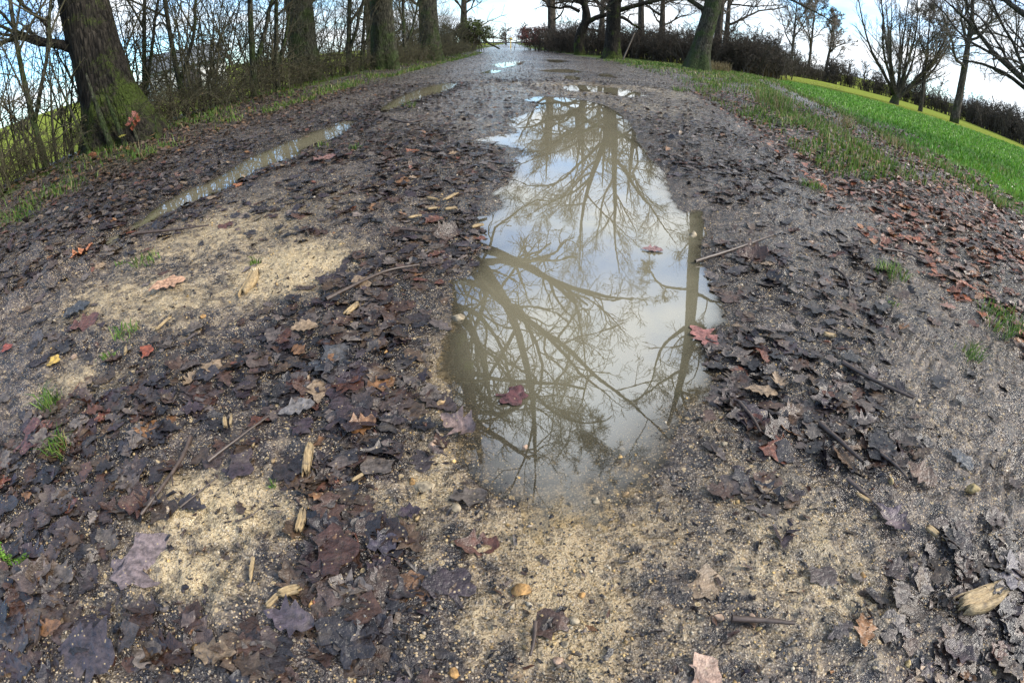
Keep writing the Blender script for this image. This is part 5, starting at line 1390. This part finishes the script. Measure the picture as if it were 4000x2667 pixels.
def stone_mesh(seed, ang):
    rgs = np.random.default_rng(seed)
    import bmesh
    bm = bmesh.new(); bmesh.ops.create_icosphere(bm, subdivisions=2, radius=.5)
    V = np.array([v.co for v in bm.verts]); F = np.array([[v.index for v in f.verts] for f in bm.faces]); bm.free()
    ax = norm(rgs.standard_normal((9, 3)))
    for a_ in ax:                       # chip flat facets
        d = V @ a_; c_ = rgs.uniform(.20, .36); m = d > c_
        V[m] -= np.outer(d[m] - c_, a_)
    V *= np.array([1.0, rgs.uniform(.6, .95), rgs.uniform(.45, .7)])
    V += rgs.standard_normal(V.shape) * .022
    return mesh_np('stone', V, F, M_stone, False)
STM = [stone_mesh(600 + k, .1 if k < 4 else .6) for k in range(8)]
def put_stone(pxc, size, col, lab, k, group=None, sink=.3, rz=None):
    c = G(*pxc); L_ = px_len((pxc[0] - size / 2, pxc[1]), (pxc[0] + size / 2, pxc[1]))[0]
    o = link('stone', STM[k % len(STM)], None, (c[0], c[1], float(H([c[0]], [c[1]])[0]) + L_ * (.15 - sink * .22)), label=lab, cat='stone', group=group)
    o.scale = (L_, L_, L_); o.rotation_euler = (0, 0, rz if rz is not None else k * 1.3); o.color = (*col, 1)
TAN, ORG, PAL, YEL, PNK = (.40, .27, .14), (.44, .25, .09), (.38, .31, .21), (.44, .33, .15), (.36, .25, .18)
STONES = [((2040,2320),95,ORG,'orange wedge-shaped stone alone on wet gravel',5,.05), ((2238,2435),62,PAL,'pale tan stone with a dark leaf bit below the orange wedge',4,.3), ((2150,2500),52,YEL,'rounded yellowish stone low in the wet gravel',1,.4), ((2206,2522),44,PAL,'small pale round stone beside the yellowish one',2,.4), ((2050,1750),46,PNK,'pinkish stone poking out of the shallow end of the puddle',6,0), ((1610,1890),48,ORG,'narrow orange stone on the gravel left of the puddle',7,.1), ((2222,1968),30,PAL,'small white-tan stone under shallow water',0,.2), ((2330,1958),48,PAL,'pale rounded stone under shallow water at the puddle end',1,.3), ((3772,1948),66,YEL,'squarish yellow stone by the tyre print',6,.1), ((2175,2590),56,PNK,'oblong stone sunk in gravel near the bottom edge',3,.4), ((790,2555),72,ORG,'knobbly orange stone among leaves at the bottom',4,.2), ((1225,2372),44,ORG,'small orange stone beside the split wood block',0,.1), ((1780,2640),62,ORG,'orange stone at the bottom edge',5,.2), ((3355,2270),34,ORG,'orange pebble in the middle of grey gravel',7,.1), ((300,1422),28,PNK,'pink pebble right of the round yellow leaf',2,.2), ((1660,1905),120,PAL,'flat pale stone bedded beside the narrow orange one',3,.9), ((1785,1240),110,PAL,'flat pale stone bedded at the puddle edge',1,.8), ((2690,872),56,PAL,'pale wet stone, upper of the two at the right puddle edge',2,.5), ((2706,915),60,PAL,'pale wet stone, lower of the two at the right puddle edge',0,.5), ((1720,1580),60,TAN,'tan stone at the left rim of the puddle',1,.4), ((1690,1745),70,PNK,'pink angular stone on the gravel rim',6,.5), ((1780,1990),60,PAL,'pale stone at the lower left corner of the puddle',2,.6), ((2800,2420),50,PNK,'pink stone left of the short horizontal stick',5,.3), ((2930,2425),46,PNK,'pink stone touching the short horizontal stick',4,.4), ((2950,2470),36,YEL,'yellow pebble under the short horizontal stick',7,.2), ((800,1265),26,ORG,'orange pebble on dark leaves above the upright splinter',3,0), ((1510,1390),28,ORG,'orange pebble on a black leaf left of the puddle',0,0), ((2220,2580),40,TAN,'tan pebble below the round pale stones',6,.3), ((1075,1820),24,TAN,'tan pebble near the thin red-brown twig',2,0), ((3540,2600),40,YEL,'yellow stone near the bottom edge of the mud',1,.3), ((3870,2640),34,YEL,'yellow pebble in the bottom right corner leaves',4,.2), ((2830,1745),30,PAL,'pale pebble at the lower right rim of the puddle',5,.2), ((2440,1930),46,TAN,'tan stone under the shallow right end of the puddle',7,.4), ((2270,2330),40,ORG,'flat orange stone right of the wedge-shaped one',3,.5), ((3455,1920),34,YEL,'yellow stone between two twigs on mud',0,.3)]
for k, (q, s_, col, lab, mi, sk) in enumerate(STONES):
    put_stone(q, s_, col, lab, mi, None, sk, (.4 * k) % 3.1)
# loose grit and crumbs: small, uncountable
def grit():
    rgg = np.random.default_rng(700)
    def dens(a, b_):
        dk, gs, sn, cp, md, wt = zones(a, b_)
        return np.clip(.45 + .55 * sn, .2, 1) * np.where(gs > .5, .15, 1) * np.where(puddle_sd(a, b_) < -.12, .05, 1)
    x, y = sample(rgg, 36000, .3, 4.5, 86, dens, 1.55)
    n = len(x)
    oc = np.array([(1, 0, 0), (-1, 0, 0), (0, 1, 0), (0, -1, 0), (0, 0, 1), (0, 0, -1)], float) * .5
    of = np.array([(0, 2, 4), (2, 1, 4), (1, 3, 4), (3, 0, 4), (2, 0, 5), (1, 2, 5), (3, 1, 5), (0, 3, 5)])
    s = .003 + .008 * rgg.random(n) ** 3 + (rgg.random(n) < .03) * .008
    s = s * np.clip(.8 + .25 * np.hypot(x, y), 1, 1.8)
    X_, Y_, Z_ = frames(rgg, n, np.tile([0, 0, 1.], (n, 1)), np.full(n, .3))
    jit = 1 + .35 * rgg.standard_normal((n, 6, 1))
    v = oc[None] * jit
    sc3 = np.stack([np.ones(n), rgg.uniform(.6, 1, n), rgg.uniform(.4, .8, n)], 1)
    v = v * sc3[:, None]
    V = np.stack([x, y, H(x, y) + s * .1], 1)[:, None] + s[:, None, None] * (v[..., :1] * X_[:, None] + v[..., 1:2] * Y_[:, None] + v[..., 2:] * Z_[:, None])
    F = of[None] + (np.arange(n) * 6)[:, None, None]
    pal = np.array([(.50, .36, .18), (.56, .37, .15), (.50, .42, .31), (.36, .30, .24), (.035, .03, .032), (.03, .028, .034), (.05, .04, .04), (.16, .13, .11), (.52, .44, .32), (.04, .036, .04)])
    c = pal[rgg.integers(0, len(pal), n)] * rgg.uniform(.7, 1.2, (n, 1))
    C = np.repeat(np.concatenate([c, np.ones((n, 1))], 1), 6, 0)
    link('gravel', mesh_np('gravel', V.reshape(-1, 3), F.reshape(-1, 3), M_grit, False, {'col': ('FLOAT_COLOR', C)}), kind='stuff', label='loose tan and dark grit strewn over the track')
grit()

# ------------------------------------------------------------------ grass
def blades(rg, x, y, h, w, cols, lean=.45, zoff=0.0):
    n = len(x)
    z = H(x, y) - .005 + zoff
    a = rg.uniform(0, 2 * np.pi, n); b_ = rg.uniform(0, 2 * np.pi, n)
    d = np.stack([np.cos(a), np.sin(a), np.zeros(n)], 1); s = np.stack([np.cos(b_), np.sin(b_), np.zeros(n)], 1)
    ln = lean * rg.uniform(.2, 1.4, n)
    p0 = np.stack([x, y, z], 1)
    p1 = p0 + d * (h * ln * .35)[:, None] + np.array([0, 0, 1.]) * (h * .6)[:, None]
    p2 = p0 + d * (h * ln * 1.0)[:, None] + np.array([0, 0, 1.]) * (h * np.clip(1 - .35 * ln, .3, 1))[:, None]
    sw = s * (w / 2)[:, None]
    V = np.stack([p0 - sw, p0 + sw, p1 + sw * .8, p1 - sw * .8, p2], 1).reshape(-1, 3)
    i = np.arange(n)[:, None] * 5
    q = i + np.array([[0, 1, 2, 3]]); t_ = i + np.array([[3, 2, 4]])
    C = np.repeat(np.concatenate([cols, np.ones((n, 1))], 1), 5, 0)
    return V, q, t_, C
GRN = np.array([(.07, .15, .02), (.10, .20, .03), (.14, .23, .04), (.20, .26, .07), (.055, .11, .02)])
DRY = np.array([(.30, .24, .12), (.24, .18, .09), (.36, .30, .17)])
def pick(rg, pal, n): return pal[rg.integers(0, len(pal), n)] * rg.uniform(.7, 1.3, (n, 1))
def grass_stuff(name, label, x, y, h, w, cols, seed, lean=.5):
    V, q, t_, C = blades(np.random.default_rng(seed), x, y, h, w, cols, lean)
    link(name, mesh_np(name, V, [q, t_], M_grass, False, {'col': ('FLOAT_COLOR', C)}), kind='stuff', label=label)
rg = np.random.default_rng(808)
# right-hand verge
n = 80000
yy = rg.uniform(.3, 1, n) ** 1.8 * 34 + .3; u = rg.random(n)
a_, b_ = rightx(yy) + .1, cropx(yy) + .1
xx = a_ + (b_ - a_) * u
cl = fbm(xx * 1.5, yy * 1.5, 3, 71); dk = zones(xx, yy)
k = (rg.random(n) < np.clip(.5 + 3.4 * cl + .75 * u - .5 * sstep(7, 12, yy) * (1 - sstep(.7, 1, u)), .04, 1)) & (dk[0] * 0 < 1) & (rg.random(n) < np.clip(dk[1] + .34, 0, 1) * np.where((xx - cropx(yy) > -1.5) & (xx - cropx(yy) < -.2) & (yy > 3), .15, 1))
xx, yy = xx[k], yy[k]; n = len(xx); r_ = np.hypot(xx, yy)
c = pick(rg, GRN, n); dr = rg.random(n) < .15; c[dr] = pick(rg, DRY, dr.sum())
grass_stuff('verge_grass', 'rough mixed grass growing through leaves on the field-side verge', xx, yy, rg.uniform(.05, .17, n), .005 + .0011 * r_, c, 1)
# left verge
n = 34000
yy = rg.uniform(.15, 1, n) ** 1.6 * 48 + 1; xx = leftx(yy) - .1 - rg.random(n) ** 1.5 * 1.7
cl = fbm(xx * 1.4, yy * 1.4, 3, 72)
k = rg.random(n) < np.clip(.02 + 3.0 * cl, .02, 1)
xx, yy = xx[k], yy[k]; n = len(xx); r_ = np.hypot(xx, yy)
c = pick(rg, GRN, n); dr = rg.random(n) < .15; c[dr] = pick(rg, DRY, dr.sum())
grass_stuff('hedge_grass', 'thin green grass along the foot of the hedge', xx, yy, rg.uniform(.05, .16, n), .005 + .0007 * r_, c, 2)
# sown crop
n = 95000
yy = -1 + 34 * rg.random(n) ** 1.5; xx = cropx(yy) - .15 + rg.random(n) ** 1.7 * 20
cpz = zones(xx, yy)[3]
k = rg.random(n) < np.clip(cpz * 1.1, 0, 1) * np.clip(.75 + 1.2 * fbm(xx * 2.2, yy * 2.2, 3, 73), .15, 1)
xx, yy = xx[k], yy[k]; n = len(xx); r_ = np.hypot(xx, yy)
CROP = np.array([(.09, .23, .025), (.13, .31, .035), (.18, .37, .06), (.07, .17, .02), (.22, .34, .09)])
grass_stuff('crop_grass', 'bright green young crop covering the field', xx, yy, rg.uniform(.05, .11, n) * (1 + .02 * r_), .006 + .0015 * r_, pick(rg, CROP, n), 3, .7)
# tufts one can point at
def tuft(pxc, wpx, h, nb, lab, seed, dry=.1, spread=None, name='grass_tuft', cat='grass tuft'):
    rgt = np.random.default_rng(seed)
    c = G(*pxc); R_ = spread or px_len(pxc, (pxc[0] + wpx / 2, pxc[1]))[0]
    x = c[0] + rgt.uniform(-1, 1, nb) * R_ * .55; y = c[1] + rgt.uniform(-1, 1, nb) * R_ * .55
    cols_ = pick(rgt, GRN, nb); d_ = rgt.random(nb) < dry; cols_[d_] = pick(rgt, DRY, d_.sum())
    V, q, t_, C = blades(rgt, x, y, h * rgt.uniform(.4, 1.1, nb), np.full(nb, .0035 + .0008 * math.hypot(*c)), cols_, .9)
    z0 = float(H([c[0]], [c[1]])[0]); V = V - np.array([c[0], c[1], z0])
    o = link(name, mesh_np(name, V, [q, t_], M_grass, False, {'col': ('FLOAT_COLOR', C)}), None, (c[0], c[1], z0), label=lab, cat=cat)
TUFTS = [((585,1062),130,.06,60,'low green tuft on mud beyond the orange curled leaf'), ((480,1075),40,.04,18,'tiny tuft left of the low green one'), ((1003,1060),70,.06,30,'green sprig behind the wood chip on yellow sand'), ((500,1330),150,.07,45,'sparse grass beside the red star-shaped leaf'), ((430,1420),80,.05,20,'few blades under the red star-shaped leaf'), ((205,1600),110,.10,70,'tall green tuft on leafy mud near the picture edge'), ((240,1770),130,.08,80,'spreading green tuft below the tall one'), ((1270,585),100,.09,40,'grass sprig on the strip next to the rut'), ((1390,600),80,.08,30,'grass sprig right of the first strip sprig'), ((1600,425),70,.16,40,'grass clump beside the far rut water'), ((3480,1095),150,.10,90,'grass tuft on the muddy foot of the verge'), ((3900,1300),170,.12,120,'dense green tuft on the verge near the picture edge'), ((3780,1400),110,.08,50,'thin tuft just below the dense verge tuft'), ((3480,1210),70,.05,25,'few green blades in pale mud'), ((2660,360),60,.18,60,'green tuft on the leafy far side of the track'), ((3010,440),90,.55,160,'tall rush-like tuft on the verge before the ploughed strip'), ((3060,470),70,.40,110,'bright tuft beside the tall rush-like one'), ((3290,525),50,.38,90,'pale dry tuft standing up from the verge'), ((3480,600),60,.30,80,'short dry tuft at the ploughed strip'), ((3900,700),60,.25,120,'yellow-green tuft at the field edge'), ((3170,760),110,.10,80,'low tuft where mud meets the verge'), ((560,640),90,.22,70,'green tuft at the foot of the nearest hedge tree'), ((260,770),160,.20,120,'bright grass clump at the left hedge foot'), ((80,890),140,.20,100,'grass clump by the hedge at the picture edge'), ((1060,360+40),80,.18,60,'grass clump at the hedge foot below the second tree'), ((1070,1880+30),30,.03,14,'small green sprig on a dark leaf'), ((2820,2460),1,.01,2,'')]
for k, (q, wp, hh, nb, lab) in enumerate(TUFTS):
    if lab: tuft(q, wp, hh, nb, lab, 900 + k, .75 if 'dry' in lab else (.3 if 'rush' in lab else .08))
# dry stalks at the end of the thicket
for k, (px_, py_, lab) in enumerate([(2950, 300, 'clump of tall dry stalks at the end of the thicket'), (2985, 305, 'second clump of dry stalks next to the field'), (2800, 285, 'dry grass clump behind the leaning tree')]):
    c = G(px_, py_); rgt = np.random.default_rng(950 + k)
    nb = 260; x = c[0] + rgt.uniform(-.8, .8, nb); y = c[1] + rgt.uniform(-.5, .5, nb)
    V, q, t_, C = blades(rgt, x, y, rgt.uniform(.5, 1.5 if k < 2 else .8, nb), np.full(nb, .022), pick(rgt, DRY * .75, nb), .35)
    z0 = float(H([c[0]], [c[1]])[0]); V = V - np.array([c[0], c[1], z0])
    link('dry_stalk_clump', mesh_np('dry_stalk_clump', V, [q, t_], M_grass, False, {'col': ('FLOAT_COLOR', C)}), None, (c[0], c[1], z0), label=lab, cat='dry grass')
# moss strand
c = [G(*q) for q in [(-10, 2120), (20, 2190), (60, 2215), (120, 2210)]]
pl = resample([(a, b_, 0, .006) for a, b_ in c], 16); pl[:, 2] = H(pl[:, 0], pl[:, 1]) + .012
rgt = np.random.default_rng(960)
pp = np.repeat(pl[:, :3], 45, 0) + rgt.normal(0, .007, (16 * 45, 3)) * np.array([1, 1, .6])
LV, LF, LC = leaf_quads(rgt, pp, .005, [(.12, .26, .03), (.08, .17, .02), (.16, .30, .05)])
b0 = pl[0, :3].copy()
link('moss_strand', mesh_np('moss_strand', LV - b0, LF, M_foliage, False, {'col': ('FLOAT_COLOR', LC)}), None, b0, label='bright green moss strand at the picture edge', cat='moss')
# leaves still clinging to the shoots of the nearest tree
for k, (q, col) in enumerate([((500, 485), (.32, .10, .06)), ((515, 500), (.30, .09, .05)), ((478, 530), (.40, .36, .08)), ((305, 600), (.42, .20, .09)), ((360, 605), (.38, .16, .08)), ((600, 525), (.5, .3, .12))]):
    p_ = np.array(P(*q, 8.6 if k < 3 else 8.0)) - np.array(L1.location)
    for j in range(3 if k < 2 else 1):
        o = link('leaf', leaf_mesh[(k + j) % 5], L1); o.location = p_ + np.array([.05 * j, .03 * j, .06 * j]); o.scale = (.13, .13, .13); o.rotation_euler = (.9 + k, .5 * j, k * 1.7); o.color = (*col, 1)
